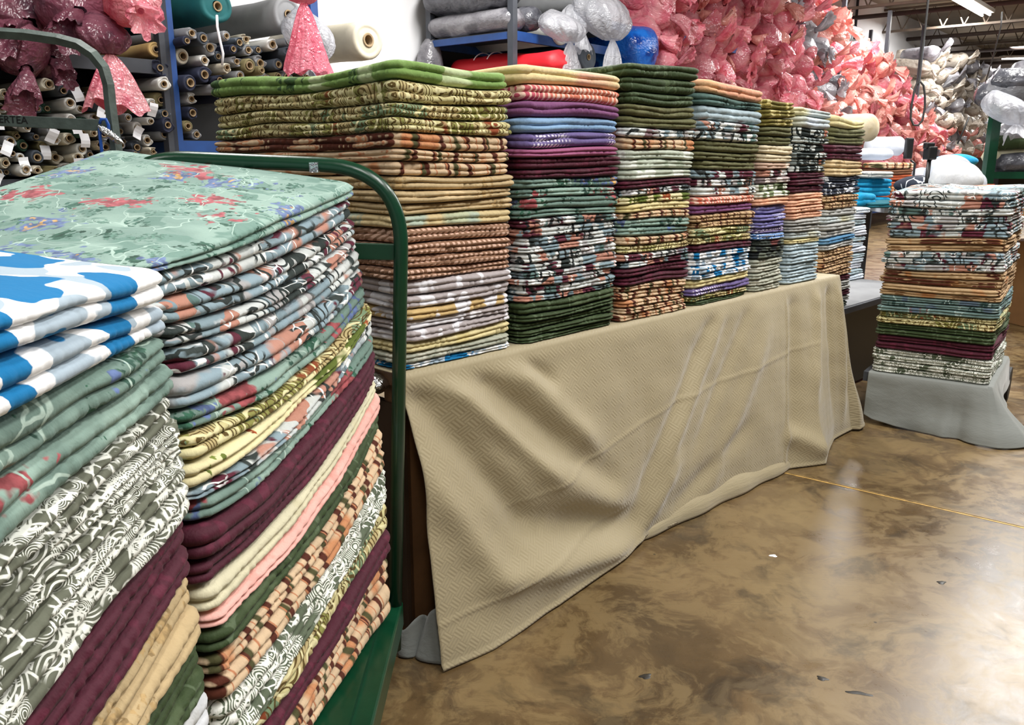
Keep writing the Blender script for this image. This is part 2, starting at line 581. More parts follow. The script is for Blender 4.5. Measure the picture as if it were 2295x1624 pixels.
plain('green_paint', '#083a24', 0.28, spec=0.6, var=0.12, vscale=14, bump=0.05, bscale=30)
plain('grey_green_paint', '#4d5a55', 0.5, var=0.25, vscale=20, bump=0.15)
plain('blue_paint', '#1c4584', 0.45, var=0.15, vscale=12)
plain('dark_steel', '#3b3f47', 0.5, var=0.2)
plain('black_metal', '#131314', 0.4)
plain('joist_paint', '#54483c', 0.7, var=0.15)
plain('truss_dark', '#3c2f29', 0.7, var=0.15)
plain('wood', '#6b4a2c', 0.6, var=0.3, vscale=5, bump=0.2)
plain('wood_dark', '#3a2716', 0.7, var=0.3, vscale=5)
plain('cardboard', '#9c7448', 0.85, var=0.1)
plain('paper', '#eef0f4', 0.8)
plain('orange_plastic', '#c8592b', 0.5)
plain('blue_cord', '#1f57b5', 0.4)
plain('foil', '#d8dadd', 0.22, metal=1.0, bump=1.0, bscale=45)
plain('rubber', '#1a1a1a', 0.6)
plain('tube_emit', '#ffffff', 0.5, emit='#fffdf5', est=14)
plain('fixture', '#e6e6e0', 0.5)
plain('cable', '#2b2b2b', 0.5)
plain('stain', '#2a2620', 0.45)
plain('joint', '#c7a15a', 0.6, var=0.4, vscale=30)
plain('joint_dark', '#33281b', 0.8)


def wall_mat():
    t = NT('painted_wall')
    tc = t.n('ShaderNodeTexCoord').outputs['Object']
    nz = t.noise(tc, 1.2, 4).outputs['Fac']
    t.l(t.mix(nz, lin('#f0f1f4'), lin('#f7f8fa')), t.b.inputs['Base Color'])
    t.b.inputs['Roughness'].default_value = 0.7
    t.l(t.bump(t.noise(tc, 40, 3).outputs['Fac'], 0.1, 0.01), t.b.inputs['Normal'])
    return t.m


def floor_mat():
    t = NT('stained_concrete')
    tc = t.n('ShaderNodeTexCoord').outputs['Object']
    w = t.vmath('ADD', tc, t.vmath('SCALE', t.noise(tc, 2.2, 4).outputs['Color'], scale=0.5))
    n1 = t.noise(w, 1.1, 6, 0.6).outputs['Fac']
    col = t.ramp(n1, [(0.30, lin('#3a2d1d')), (0.45, lin('#564329')), (0.55, lin('#6c573a')), (0.70, lin('#83704f'))])
    n2 = t.noise(w, 6.5, 8, 0.72).outputs['Fac']
    col = t.mix(t.math('MULTIPLY', t.step(n2, 0.50, 0.05), 0.45), col, lin('#927c53'))
    n3 = t.noise(t.vmath('ADD', w, (5, 2, 0)), 3.1, 6, 0.65).outputs['Fac']
    col = t.mix(t.math('MULTIPLY', t.step(n3, 0.585, 0.05), 0.55), col, lin('#2c241a'))
    # oily blotches
    v = t.voro(t.vmath('ADD', tc, t.vmath('SCALE', t.noise(tc, 6, 3).outputs['Color'], scale=0.22)), 1.9)
    f = t.math('SUBTRACT', 1.0, t.step(v.outputs['Distance'], 0.17, 0.09))
    f = t.math('MULTIPLY', f, t.step(t.sep(v.outputs['Color'])[0], 0.45, 0.01))
    col = t.mix(t.math('MULTIPLY', f, 0.55), col, lin('#272018'))
    # small specks
    v2 = t.voro(tc, 9)
    f2 = t.math('SUBTRACT', 1.0, t.step(v2.outputs['Distance'], 0.05, 0.015))
    f2 = t.math('MULTIPLY', f2, t.step(t.sep(v2.outputs['Color'])[0], 0.8, 0.01))
    col = t.mix(t.math('MULTIPLY', f2, 0.8), col, lin('#2b2620'))
    # fine scratches
    sx = t.vmath('MULTIPLY', tc, (3.0, 60.0, 1.0))
    sc = t.noise(sx, 2.0, 5, 0.7).outputs['Fac']
    col = t.mix(t.math('MULTIPLY', t.step(sc, 0.62, 0.04), 0.22), col, lin('#2f2a22'))
    t.l(col, t.b.inputs['Base Color'])
    r = t.n('ShaderNodeMapRange')
    t.l(n2, r.inputs[0])
    r.inputs[1].default_value = 0.3
    r.inputs[2].default_value = 0.7
    r.inputs[3].default_value = 0.24
    r.inputs[4].default_value = 0.42
    t.l(r.outputs[0], t.b.inputs['Roughness'])
    t.b.inputs['Specular IOR Level'].default_value = 0.6
    t.l(t.bump(n2, 0.06, 0.01), t.b.inputs['Normal'])
    return t.m


def drape_mat(key, c, weave=True):
    t = NT(key)
    uv = t.n('ShaderNodeTexCoord').outputs['UV']
    col = lin(c)
    nz = t.noise(uv, 3.0, 4).outputs['Fac']
    a = tuple(x * 0.94 for x in col[:3]) + (1,)
    t.l(t.mix(nz, a, col), t.b.inputs['Base Color'])
    t.b.inputs['Roughness'].default_value = 0.62
    t.b.inputs['Sheen Weight'].default_value = 0.3
    t.b.inputs['Specular IOR Level'].default_value = 0.3
    # basket weave quilting: blocks of slanted ribs whose slant alternates
    s = t.sep(uv)
    C = 0.036
    ang = math.radians(45)
    p = t.math('ADD', t.math('MULTIPLY', s[0], math.cos(ang)), t.math('MULTIPLY', s[1], math.sin(ang)))
    q = t.math('SUBTRACT', t.math('MULTIPLY', s[1], math.cos(ang)), t.math('MULTIPLY', s[0], math.sin(ang)))
    ip = t.math('FLOOR', t.math('DIVIDE', p, C))
    iq = t.math('FLOOR', t.math('DIVIDE', q, C))
    par = t.math('FLOORED_MODULO', t.math('ADD', ip, iq), 2.0)
    rp = t.math('SINE', t.math('MULTIPLY', p, 2 * math.pi / (C / 3)))
    rq = t.math('SINE', t.math('MULTIPLY', q, 2 * math.pi / (C / 3)))
    h = t.math('ADD', t.math('MULTIPLY', par, rp), t.math('MULTIPLY', t.math('SUBTRACT', 1.0, par), rq))
    nb = t.bump(h, 0.20 if weave else 0.03, 0.0028)
    n2 = t.noise(uv, 14, 4).outputs['Fac']
    nb = t.bump(n2, 0.25, 0.012, nb)
    n3 = t.noise(uv, 500, 1).outputs['Fac']
    nb = t.bump(n3, 0.15, 0.0008, nb)
    t.l(nb, t.b.inputs['Normal'])
    MATS[key] = t.m
    return t.m


drape_mat('tan_drape', '#aa9d7d')
drape_mat('grey_drape', '#878b87', False)


def film(key, c1, c2, trans=0.0, rough=0.22, dark=None, crk=0.5):
    """crinkled plastic film"""
    t = NT(key)
    tc = t.n('ShaderNodeTexCoord').outputs['Object']
    rnd = t.n('ShaderNodeObjectInfo').outputs['Random']
    p0 = t.vmath('ADD', tc, t.vmath('SCALE', (7.31, 3.17, 5.73), scale=rnd))
    nz = t.noise(p0, 7, 4, 0.6, 0.4).outputs['Fac']
    col = t.mix(t.step(nz, 0.5, 0.12), lin(c1), lin(c2))
    if dark:
        n2 = t.noise(t.vmath('ADD', p0, (3, 1, 2)), 5, 2).outputs['Fac']
        col = t.mix(t.step(n2, 0.6, 0.06), col, lin(dark))
    hv = t.n('ShaderNodeHueSaturation')
    t.l(col, hv.inputs['Color'])
    hv.inputs['Hue'].default_value = 0.5
    r = t.n('ShaderNodeMapRange')
    t.l(rnd, r.inputs[0])
    r.inputs[3].default_value = 0.75
    r.inputs[4].default_value = 1.15
    t.l(r.outputs[0], hv.inputs['Value'])
    t.l(hv.outputs[0], t.b.inputs['Base Color'])
    t.b.inputs['Roughness'].default_value = rough
    t.b.inputs['Specular IOR Level'].default_value = 0.7
    w = t.vmath('ADD', p0, t.vmath('SCALE', t.noise(p0, 8, 3).outputs['Color'], scale=0.10))
    v = t.voro(w, 14, 'DISTANCE_TO_EDGE').outputs['Distance']
    v2 = t.voro(t.vmath('MULTIPLY', w, (1.0, 2.2, 2.2)), 26, 'F1').outputs['Distance']
    nb = t.bump(v, 0.8 * crk, 0.03)
    nb = t.bump(v2, 0.6 * crk, 0.02, nb)
    t.l(nb, t.b.inputs['Normal'])
    tr = t.n('ShaderNodeBsdfTranslucent')
    t.l(hv.outputs[0], tr.inputs['Color'])
    ms = t.n('ShaderNodeMixShader')
    ms.inputs[0].default_value = 0.3
    t.l(t.b.outputs[0], ms.inputs[1])
    t.l(tr.outputs[0], ms.inputs[2])
    last = ms.outputs[0]
    if trans > 0:
        tp = t.n('ShaderNodeBsdfTransparent')
        tp.inputs['Color'].default_value = tuple(0.5 + 0.5 * x for x in lin(c1)[:3]) + (1,)
        m2 = t.n('ShaderNodeMixShader')
        m2.inputs[0].default_value = trans
        t.l(last, m2.inputs[1])
        t.l(tp.outputs[0], m2.inputs[2])
        last = m2.outputs[0]
    t.l(last, t.out.inputs['Surface'])
    MATS[key] = t.m
    return t.m


film('film_pink', '#dd7084', '#eba2a9')
film('film_peach', '#e08e88', '#edb3a8')
film('film_pink_dark', '#7d4355', '#9a6070', dark='#553a48')
film('film_pink_sheer', '#df6a82', '#e88c9e', trans=0.18)
film('film_grey', '#9d9ba2', '#b9b8be', dark='#77767e', crk=0.3)
film('film_clear', '#c3c5cc', '#dddee4', trans=0.38)
film('film_beige', '#bdb2a4', '#d2c9bd', dark='#7d7266')
film('film_blue', '#1560c8', '#2a7fe6', dark='#0c3f9a', crk=0.3)
film('film_charcoal', '#5a5b63', '#7f8088', dark='#45464d', crk=0.3)
plain('red_cloth', '#c61623', 0.55, bump=0.4, bscale=12)
plain('roll_cream', '#c9c2ae', 0.8, var=0.1)
plain('roll_white', '#d5d5d0', 0.8, var=0.06)
plain('roll_grey', '#8d8f92', 0.8, var=0.1)
plain('roll_slate', '#4a525c', 0.8, var=0.15)
plain('roll_navy', '#22283e', 0.8, var=0.15)
plain('roll_khaki', '#7d7450', 0.8, var=0.12)
plain('roll_teal', '#0f5f62', 0.8, var=0.15)
plain('roll_gold', '#c2a36a', 0.8, var=0.1)
plain('roll_green', '#2d5140', 0.8, var=0.12)
plain('core', '#a08a6a', 0.85)
plain('core_dark', '#1c1713', 0.9)

# ------------------------------------------------------------------ room shell
u = Vector((0.7014, 0.7128, 0))       # along the draped table, away from the camera
v = Vector((-0.7128, 0.7014, 0))      # from the table front to its back
T0 = Vector((-0.317, 2.332, 0))       # near front corner of the draped table
w_dir = Vector((0.639, 0.769, 0))     # along the storage racks and the long wall
n_dir = Vector((0.769, -0.639, 0))    # out of that wall
R0 = Vector((-2.36, 6.0, 0))          # rack front line


def RP(s, out=0.0, z=0.0):
    return R0 + w_dir * s + n_dir * out + Vector((0, 0, z))


CEIL = 5.0
floor = MB().box((-12, -6, -0.1), (34, 44, 0)).build('floor', floor_mat())
tag(floor, kind='structure')
m = MB()
a, b = RP(-14, -1.45), RP(46, -1.45)
m.beam((a[0], a[1], CEIL / 2 + 0.3), (b[0], b[1], CEIL / 2 + 0.3), 0.2, CEIL + 0.6)
tag(m.build('wall_left', wall_mat()), kind='structure')
plain('back_wall_paint', '#6f5f45', 0.8, var=0.1, vscale=1)
m = MB()
a, b = RP(36, -1.5), RP(36, 24)
m.beam((a[0], a[1], CEIL / 2), (b[0], b[1], CEIL / 2), 0.2, CEIL)
tag(m.build('wall_back', MATS['back_wall_paint']), kind='structure')
plain('roof_deck', '#8b7e6b', 0.8, var=0.12, vscale=1.5)
tag(MB().box((-12, -6, CEIL), (34, 44, CEIL + 0.1)).build('ceiling', MATS['roof_deck']), kind='structure')
# saw-cut joint in the floor
ja, jb = at_z(1700, 1045, 0.0), at_z(2330, 1190, 0.0)
dj = (jb - ja).normalized()
ja2 = ja - dj * 1.5
jb2 = jb + dj * 2.0
m = MB().beam(ja2 + Vector((0, 0, 0.0006)), jb2 + Vector((0, 0, 0.0006)), 0.020, 0.0012)
j = m.build('trim_1', MATS['joint'])
tag(j, kind='structure')
m = MB().beam(ja2 + Vector((0.0, 0.004, 0.0010)), jb2 + Vector((0, 0.004, 0.0010)), 0.006, 0.0014)
m.build('joint_groove', MATS['joint_dark'], j)

# ------------------------------------------------------------------ quilts


def perimeter(Wd, Dp, r, fine, coarse, seen=(True, True, False, False)):
    """points around a rounded rectangle; sides: front y=0, right x=W, back y=D, left x=0. returns pts, arc u"""
    pts = []

    def side(p, q, st):
        L = math.dist(p, q)
        n = max(2, int(L / st))
        for i in range(n):
            t = i / n
            pts.append((p[0] + (q[0] - p[0]) * t, p[1] + (q[1] - p[1]) * t))

    def corner(cx, cy, a0):
        for i in range(6):
            a = a0 + math.pi / 2 * i / 6
            pts.append((cx + r * math.cos(a), cy + r * math.sin(a)))
    fr, rt, bk, lf = [fine if s else coarse for s in (seen[0], seen[1], seen[2], seen[3])]
    side((r, 0), (Wd - r, 0), fr)
    corner(Wd - r, r, -math.pi / 2)
    side((Wd, r), (Wd, Dp - r), rt)
    corner(Wd - r, Dp - r, 0)
    side((Wd - r, Dp), (r, Dp), bk)
    corner(r, Dp - r, math.pi / 2)
    side((0, Dp - r), (0, r), lf)
    corner(r, r, math.pi)
    P = np.array(pts)
    d = np.linalg.norm(np.roll(P, -1, 0) - P, axis=1)
    uu = np.concatenate([[0], np.cumsum(d)[:-1]])
    return P, uu


# profile: (inset m, height fraction, weight of pucker)
PROF2 = [(0.20, 0.0, 0), (0.05, 0.0, 0), (0.028, 0.02, 0.0), (0.014, 0.07, 0.4), (0.005, 0.15, 0.9), (0.0, 0.25, 1.0), (0.001, 0.36, 1.0),
         (0.005, 0.445, 0.6), (0.012, 0.488, 0.1), (0.012, 0.512, 0.1), (0.005, 0.555, 0.6), (0.001, 0.64, 1.0), (0.0, 0.74, 1.0), (0.005, 0.85, 0.9),
         (0.014, 0.93, 0.4), (0.028, 0.98, 0.0), (0.05, 1.0, 0)]


def quilt(name, mat, Wd, Dp, zb, zt, seed, r=0.045, fine=0.011, seen=(True, True, False, True), topgrid=False,
          puck=0.0060, shift=(0, 0), skew=None, fold=0.5):
    rng = np.random.default_rng(seed)
    P, uu = perimeter(Wd, Dp, r, fine, 0.06, seen)
    N = len(P)
    c = np.array([Wd / 2, Dp / 2])
    # outline wander
    nx = Noise1(rng, 0.6, 2.0, 5)
    ang = np.arctan2(P[:, 1] - c[1], P[:, 0] - c[0])
    out = P - c
    ln = np.linalg.norm(out, axis=1)[:, None]
    nrm = np.roll(P, -1, 0) - np.roll(P, 1, 0)
    nrm = np.stack([nrm[:, 1], -nrm[:, 0]], 1)
    nrm /= np.linalg.norm(nrm, axis=1)[:, None]
    wander = 0.0045 * nx(uu)
    fa, fb = Noise1(rng, 12, 30, 7), Noise1(rng, 12, 30, 7)
    ga, gb = Noise1(rng, 1.5, 5, 5), Noise1(rng, 1.5, 5, 5)
    rings = list(PROF2)
    tops = [0.09, 0.14, 0.20, 0.27] if not topgrid else []
    for t in tops:
        rings.append((t, 1.0, 0))
    V = []
    gz = fold + 0.05 * gb(uu)
    for (ins, fr, wt) in rings:
        fn = fa if fr < 0.5 else fb
        pk = -np.abs(fn(uu)) ** 1.3 * puck * wt + ga(uu) * 0.002 * wt
        # only the straight lips bulge; the deep insets shrink toward the centre line
        e = wander + pk
        if ins <= 0.05:
            Q = P + nrm * (e - ins)[:, None] if np.ndim(e) else P
            Q = P + nrm * np.clip(e - ins, -0.9 * r - 0.004, 1)[:, None]
        else:
            k = 1 - (ins - 0.05) / (min(Wd, Dp) / 2 - 0.05)
            Q0 = P + nrm * (-0.9 * r)
            hx, hy = Wd / 2, Dp / 2
            Q = c + (Q0 - c) * np.array([max(0.02, 1 - (ins - .05) / (hx - .05)), max(0.02, 1 - (ins - .05) / (hy - .05))])
        ff = np.where(fr < 0.5, fr / 0.5 * gz, gz + (fr - 0.5) / 0.5 * (1 - gz)) if fr not in (0.0, 1.0) else np.full(N, fr)
        b_ = zb(Q[:, 0], Q[:, 1])
        t_ = zt(Q[:, 0], Q[:, 1])
        z = b_ + (t_ - b_) * ff
        V.append(np.column_stack([Q[:, 0] + shift[0], Q[:, 1] + shift[1], z]))
    F = []
    R = len(rings)
    for i in range(R - 1):
        o0, o1 = i * N, (i + 1) * N
        for k in range(N):
            k2 = (k + 1) % N
            F.append((o0 + k, o0 + k2, o1 + k2, o1 + k))
    nv = R * N
    F.append(tuple(range(N))[::-1])
    if topgrid:
        # quilted top: concentric rings with stitched puffs
        Q0 = P + nrm * (-0.9 * r)
        puffn = Noise2(rng, 3, 9, 12)
        last = (R - 1) * N
        K = 26
        for j in range(1, K + 1):
            s = 1 - j / (K + 0.6)
            Q = c + (Q0 - c) * s
            z = zt(Q[:, 0], Q[:, 1]) + (1 - s ** 6) * (0.004 + 0.004 * puffn(Q[:, 0], Q[:, 1]))
            V.append(np.column_stack([Q[:, 0] + shift[0], Q[:, 1] + shift[1], z]))
            o1 = nv
            for k in range(N):
                k2 = (k + 1) % N
                F.append((last + k, last + k2, o1 + k2, o1 + k))
            last = o1
            nv += N
        F.append(tuple(range(last, last + N)))
    else:
        F.append(tuple(range((R - 1) * N, R * N)))
    return link(name, np.vstack(V), F, mat)


DESC = {
    'multi': 'multicoloured abstract print', 'multi_big': 'bold multicoloured abstract print', 'multi_dark': 'black and white scroll print',
    'multi_dusty': 'dusty rose print', 'mint': 'sage floral', 'mint_top': 'mint green floral', 'mint_dark': 'dark green floral',
    'mint_slate': 'slate green floral', 'burgundy': 'plain burgundy', 'dark_green': 'dark forest green', 'olive': 'plain olive',
    'tan_bars': 'tan and brown barred', 'tan_bars_fine': 'tan with brown bars', 'beige': 'beige leaf print', 'celadon': 'pale celadon and beige',
    'gingham': 'brown and pink checked', 'grey_blob': 'grey with white patches', 'grey_gold': 'gold with white patches',
    'pale_yellow': 'pale yellow', 'sage_grey': 'grey sage', 'blue_brush': 'blue and white brushstroke', 'blue_brush_big': 'blue and white brushstroke',
    'cream': 'cream and pale pink', 'peach_apricot': 'apricot and peach', 'salmon_stripe': 'salmon striped', 'magenta': 'magenta and purple',
    'sky_blue': 'sky blue', 'violet_check': 'violet checked', 'mauve': 'mauve pink', 'leaf_green': 'bright green leaf print',
    'olive_paisley': 'olive paisley', 'leaf_print': 'cream and olive leaf print', 'pale_sage': 'pale sage and white', 'light_blue': 'pale blue grey',
    'damask': 'mustard olive damask', 'ecru': 'plain ecru', 'blush_print': 'blush and white print', 'sage_white': 'green and white print',
    'periwinkle': 'periwinkle checked', 'blue_check': 'blue checked', 'peach': 'plain peach', 'pastel': 'pastel blue and yellow',
    'pastel_grey': 'soft grey', 'steel_blue': 'steel blue', 'dark_floral': 'dark floral', 'navy_white': 'navy and white scroll',
    'pink': 'light pink', 'cream_plain': 'plain cream', 'white_quilt': 'white', 'bandana': 'sage and white paisley', 'bandana_fine': 'sage and white fine paisley',
}


def stack(origin, a, b, Wd, Dp, zs, mats, where, group, seed, zfun=None, wav=0.004, topgrid=False, seen=(True, True, False, True),
          wj=0.010, puck=0.006, fine=0.011, shifts=None, topamp=1.0, r=0.045, widths=None):
    """one pile of folded quilts. zs: level of every boundary from the top down; zfun(k, x, y) adds the sag of boundary k"""
    rng = np.random.default_rng(seed)
    n = len(mats)
    ang = math.atan2(a[1], a[0])
    base = [Noise2(rng, 0.5, 1.6, 5) for _ in range(4)]
    ind = [Noise2(rng, 0.8, 2.2, 4) for _ in range(n + 1)]
    zmin = zs[-1]

    def bound(k):
        ph = k * 0.42

        def f(x, y):
            q = base[0](x + ph * 0.13, y) * math.cos(ph) + base[1](x, y + ph * 0.1) * math.sin(ph)
            # the weave of slumps grows towards the soft upper end of the pile and dies out at its flat support
            amp = wav * (1 + 1.6 * topamp * math.exp(-k / 3.0)) * min(1.0, (n - k) / 3.0)
            z = zs[k] + amp * q + 0.35 * amp * ind[k](x, y)
            if zfun:
                z = z + zfun(k, x, y)
            if k == n:
                z = np.maximum(z, zmin)
            return z
        return f
    B = [bound(k) for k in range(n + 1)]
    for i, mk in enumerate(mats):
        def zt(x, y, i=i):
            return B[i](x, y)

        def zb(x, y, i=i):
            return np.minimum(B[i + 1](x, y), B[i](x, y) - 0.008)
        dw = rng.uniform(-wj, wj * 0.4)
        dx = rng.uniform(-wj, wj) * 0.6
        dy = rng.uniform(-wj, wj) * 0.5
        sx, sy = shifts[i] if shifts else (0, 0)
        ww = Wd + dw + (widths[i] if widths else 0)
        o = quilt('folded_quilt', MATS[mk], ww, Dp + rng.uniform(-wj, wj), zb, zt, seed * 100 + i, r=r, fine=fine, seen=seen,
                  topgrid=topgrid and i == 0, puck=puck, shift=(dx - dw / 2 + sx, dy + sy), fold=0.5 + rng.uniform(-0.05, 0.05))
        o.location = (origin[0], origin[1], 0)
        o.rotation_euler = (0, 0, ang)
        tag(o, '%s quilt, %s down in the %s' % (DESC[mk], ordw(i + 1), where), 'folded quilt', group)


def front_z(px, py, off=0.0, o=T0):
    d = ray(px, py)
    q = o + v * off
    t = (q[0] * v[0] + q[1] * v[1]) / (d[0] * v[0] + d[1] * v[1])
    return EYE + d[2] * t


def expand(spec):
    out = []
    for s in spec.split():
        if '*' in s:
            k, n = s.split('*')
            out += [k] * int(n)
        else:
            out.append(s)
    return out


TT = 0.888   # top of the table drape
TABLE = [
    # s0, width, ref px, boundaries px, fabrics
    (0.010, 0.475, 1000, [147, 189, 229, 263, 297, 333, 361, 392, 423, 452, 481, 513, 547, 573, 600, 622, 653, 682, 709, 731, 757, 783, 804, 817],
     'leaf_green olive_paisley*3 tan_bars*3 beige*3 celadon gingham*4 grey_blob*2 grey_gold grey_blob*2 pale_yellow sage_grey blue_brush'),
    (0.515, 0.515, 1290, [160, 198, 233, 264, 295, 328, 350, 376, 398, 422, 441, 467, 484, 503, 523, 542, 558, 578, 597, 612, 626, 646, 661, 686, 704, 722, 737, 752],
     'cream salmon_stripe magenta sky_blue violet_check mauve burgundy*2 mint*4 multi*10 dark_green*5'),
    (1.050, 0.460, 1480, [144, 177, 206, 232, 259, 283, 307, 334, 356, 378, 400, 420, 438, 456, 476, 494, 511, 529, 547, 564, 579, 594, 612, 632, 648, 664, 680, 693, 706],
     'dark_green*3 olive*2 multi tan_bars pale_sage*3 burgundy multi leaf_print pale_yellow tan_bars mint*2 tan_bars olive_paisley multi*2 burgundy*2 tan_bars*5'),
    (1.535, 0.485, 1640, [179, 214, 241, 273, 295, 318, 341, 360, 380, 398, 418, 437, 457, 478, 496, 511, 528, 545, 560, 573, 587, 603, 615, 634, 651, 664, 672],
     'peach_apricot mint_dark light_blue multi*2 olive*3 multi*3 salmon_stripe magenta tan_bars_fine*2 olive_paisley*2 burgundy blue_brush*4 pale_yellow violet_check olive_paisley dark_green'),
    (2.045, 0.285, 1745, [217, 239, 260, 280, 301, 322, 343, 361, 379, 397, 412, 429, 444, 461, 479, 495, 510, 522, 537, 550, 562, 577, 592, 605, 620, 634, 648],
     'damask*3 olive*2 ecru*2 blush_print multi multi_dusty sage_white*2 peach periwinkle*2 periwinkle violet_check blue_check dark_floral*3 sage_grey*5'),
    (2.360, 0.345, 1810, [238, 257, 281, 302, 318, 338, 354, 371, 388, 403, 418, 434, 448, 462, 477, 492, 506, 521, 537, 548, 562, 576, 590, 604, 617, 631],
     'pastel*2 multi_dark*6 burgundy*3 peach*4 pastel_grey*2 pastel pale_yellow light_blue*6'),
]


def droop(spec):
    s_amp, c = spec

    def f(k, x, y):
        e = math.exp(-k / 2.2)
        return -e * s_amp * np.clip((x - c) / 0.25, -0.3, 1.2) - 0.0 * y
    return f


DROOPS = [(0.0, 0.3), (0.006, 0.25), (0.0, 0.2), (0.02, 0.15), (0.012, 0.1), (0.012, 0.1)]
for i, (s0, wd, px, ys, spec) in enumerate(TABLE):
    mats = expand(spec)
    assert len(mats) == len(ys) - 1, (i, len(mats), len(ys))
    zs = [front_z(px, y) for y in ys]
    zs[-1] = TT
    for k in range(len(zs) - 2, -1, -1):
        zs[k] = max(zs[k], zs[k + 1] + 0.016)
    o = T0 + u * s0 + v * 0.012
    stack(o, u, v, wd, [1.05, 1.0, 0.95, 0.95, 0.9, 0.9][i], zs, mats, ORD[i + 1] + ' stack on the draped table', 'quilts in the %s stack on the draped table' % ORD[i + 1],
          11 + i, zfun=droop(DROOPS[i]), wav=[0.0055, 0.0055, 0.005, 0.005, 0.004, 0.004][i], seen=(True, True, i == 0, True), fine=0.010 if i < 3 else 0.014)

# seventh pile, beyond the end of the drape on a low table
O7 = T0 + u * 3.36 + v * 0.30
Z7 = [front_z(1905, y, 0.30) for y in [261, 284, 305, 324, 342, 358, 375, 393, 404, 418, 434, 450, 466, 482, 498, 512, 527, 540, 553, 566, 578, 590, 602, 615, 625, 636, 645, 660, 672, 684]]
LOWT = Z7[-1]
stack(O7, u, v, 0.47, 0.9, Z7, expand('pale_yellow olive*2 burgundy*2 beige*2 navy_white*3 tan_bars_fine*2 pastel_grey pastel pastel_grey*2 steel_blue pastel_grey tan_bars_fine*5 burgundy pastel_grey*2 burgundy pastel_grey dark_floral'),
      'tall stack just beyond the drape', 'quilts in the stack on the low table', 31, wav=0.006, fine=0.015, zfun=droop((0.015, 0.1)))

# ------------------------------------------------------------------ right-hand trolley pile
RC = Vector((2.547, 4.324, 0))
ur = Vector((0.57, 0.82, 0)).normalized()
vr = Vector((-ur[1], ur[0], 0))
ys = [425, 449, 467, 486, 503, 521, 538, 554, 570, 585, 598, 614, 632, 650, 667, 682, 694, 706, 721, 734, 749, 763, 779, 794, 810, 823, 836, 850, 866]
ZR = [at_Y(2215, y, 4.324)[2] for y in ys]
stack(RC, ur, vr, 0.86, 0.60, ZR, expand('multi_big*6 tan_bars_fine*2 multi_big*3 tan_bars_fine*4 mint_slate*3 olive_paisley*2 dark_green*2 burgundy*2 bandana_fine*4'),
      'square pile on the grey-skirted trolley', 'quilts on the grey-skirted trolley', 41, wav=0.0045, puck=0.003, fine=0.014, topgrid=True,
      zfun=lambda k, x, y: -0.02 * np.clip(y / 0.6, 0, 1) * (1 - k / 28.0))
TRZ = ZR[-1]

# ------------------------------------------------------------------ left trolley: far pile and near pile
DECK = 0.285
FB = [(405, 592), (437, 625), (484, 690), (520, 755), (548, 800), (590, 862), (627, 936), (676, 982), (690, 1045), (703, 1107), (742, 1128),
      (778, 1183), (812, 1265), (842, 1322), (870, 1389), (903, 1427), (947, 1480), (990, 1530), (1035, 1590), (1070, 1660), (1105, 1700),
      (1172, 1760), (1228, 1810), (1290, 1850), (1332, 1890)]
zf = [at_Y(0, q[0], 2.08)[2] for q in FB]
zn = [at_Y(0, q[1], 1.27)[2] for q in FB]
zf[-1] = zn[-1] = DECK
ua = Vector((math.sin(math.radians(12.0)), math.cos(math.radians(12.0)), 0))
WF = 0.83
nF = len(FB) - 1
for k in range(nF - 1, -1, -1):
    zf[k] = max(zf[k], zf[k + 1] + 0.014)
    zn[k] = max(zn[k], zn[k + 1] + 0.014)


def sagF(k, x, y):
    t = np.clip(x / WF, -0.05, 1.05)
    z = (zn[k] - zf[k]) * (1 - t)
    amp = 0.048 * math.sin(math.pi * min(1, max(0, k / nF)) ** 0.8) + 0.008 * (1 - k / nF)
    z = z - amp * 4 * t * (1 - t)
    # the middle of the pile is fuller than its folded right edge
    yy = np.clip(y / 0.68, 0, 1)
    return z + (1 - k / nF) * 0.075 * yy * (0.35 + 0.65 * t)


shF = []
for k in range(nF):
    top = max(0.0, 1 - k / 9.0)
    shF.append((0.0, 0.045 * top - 0.022 * min(1.0, max(0.0, (k - 10) / 6.0))))
matsF = expand('mint_top multi_big*5 mint olive_paisley leaf_print multi_big mint burgundy*2 cream_plain pink dark_green tan_bars*2 bandana_fine*2 olive_paisley burgundy tan_bars*2')
OF = Vector((-0.515, 1.27, 0))
stack(OF, ua, Vector((-ua[1], ua[0], 0)), WF, 0.68, zf, matsF, 'far pile on the green trolley', 'quilts in the far pile on the green trolley', 51,
      zfun=sagF, wav=0.003, puck=0.0022, topgrid=True, fine=0.007, shifts=shF, r=0.04, seen=(True, True, False, True))

NB = [592, 667, 734, 798, 862, 921, 965, 1010, 1064, 1141, 1205, 1272, 1340, 1412, 1470, 1525, 1615, 1700, 1800, 1900]
zN = [at_Y(0, y, 1.235)[2] for y in NB]
zN[-1] = DECK
nN = len(NB) - 1
for k in range(nN - 1, -1, -1):
    zN[k] = max(zN[k], zN[k + 1] + 0.02)
un = Vector((math.sin(math.radians(2.5)), math.cos(math.radians(2.5)), 0))
WN = 0.80
dN = [0.01, 0.0, -0.03, -0.07] + [-0.11] * 9 + [-0.09, -0.08, -0.06, -0.05, -0.03, -0.01, 0]


def sagN(k, x, y):
    t = np.clip(x / WN, -0.05, 1.05)
    yy = np.clip(y / 0.65, 0, 1)
    return dN[k] * (1 - t) + (1 - k / nN) * 0.05 * yy


ON = Vector((-0.503, 1.235, 0)) - un * WN
stack(ON, un, Vector((-un[1], un[0], 0)), WN, 0.66, zN, expand('blue_brush_big*2 mint*2 bandana*5 burgundy*2 beige*2 dark_green*2 white_quilt tan_bars olive_paisley burgundy'),
      'near pile on the green trolley', 'quilts in the near pile on the green trolley', 61, zfun=sagN, wav=0.004, puck=0.0025, topgrid=True, fine=0.006, r=0.04, seen=(True, True, False, False))

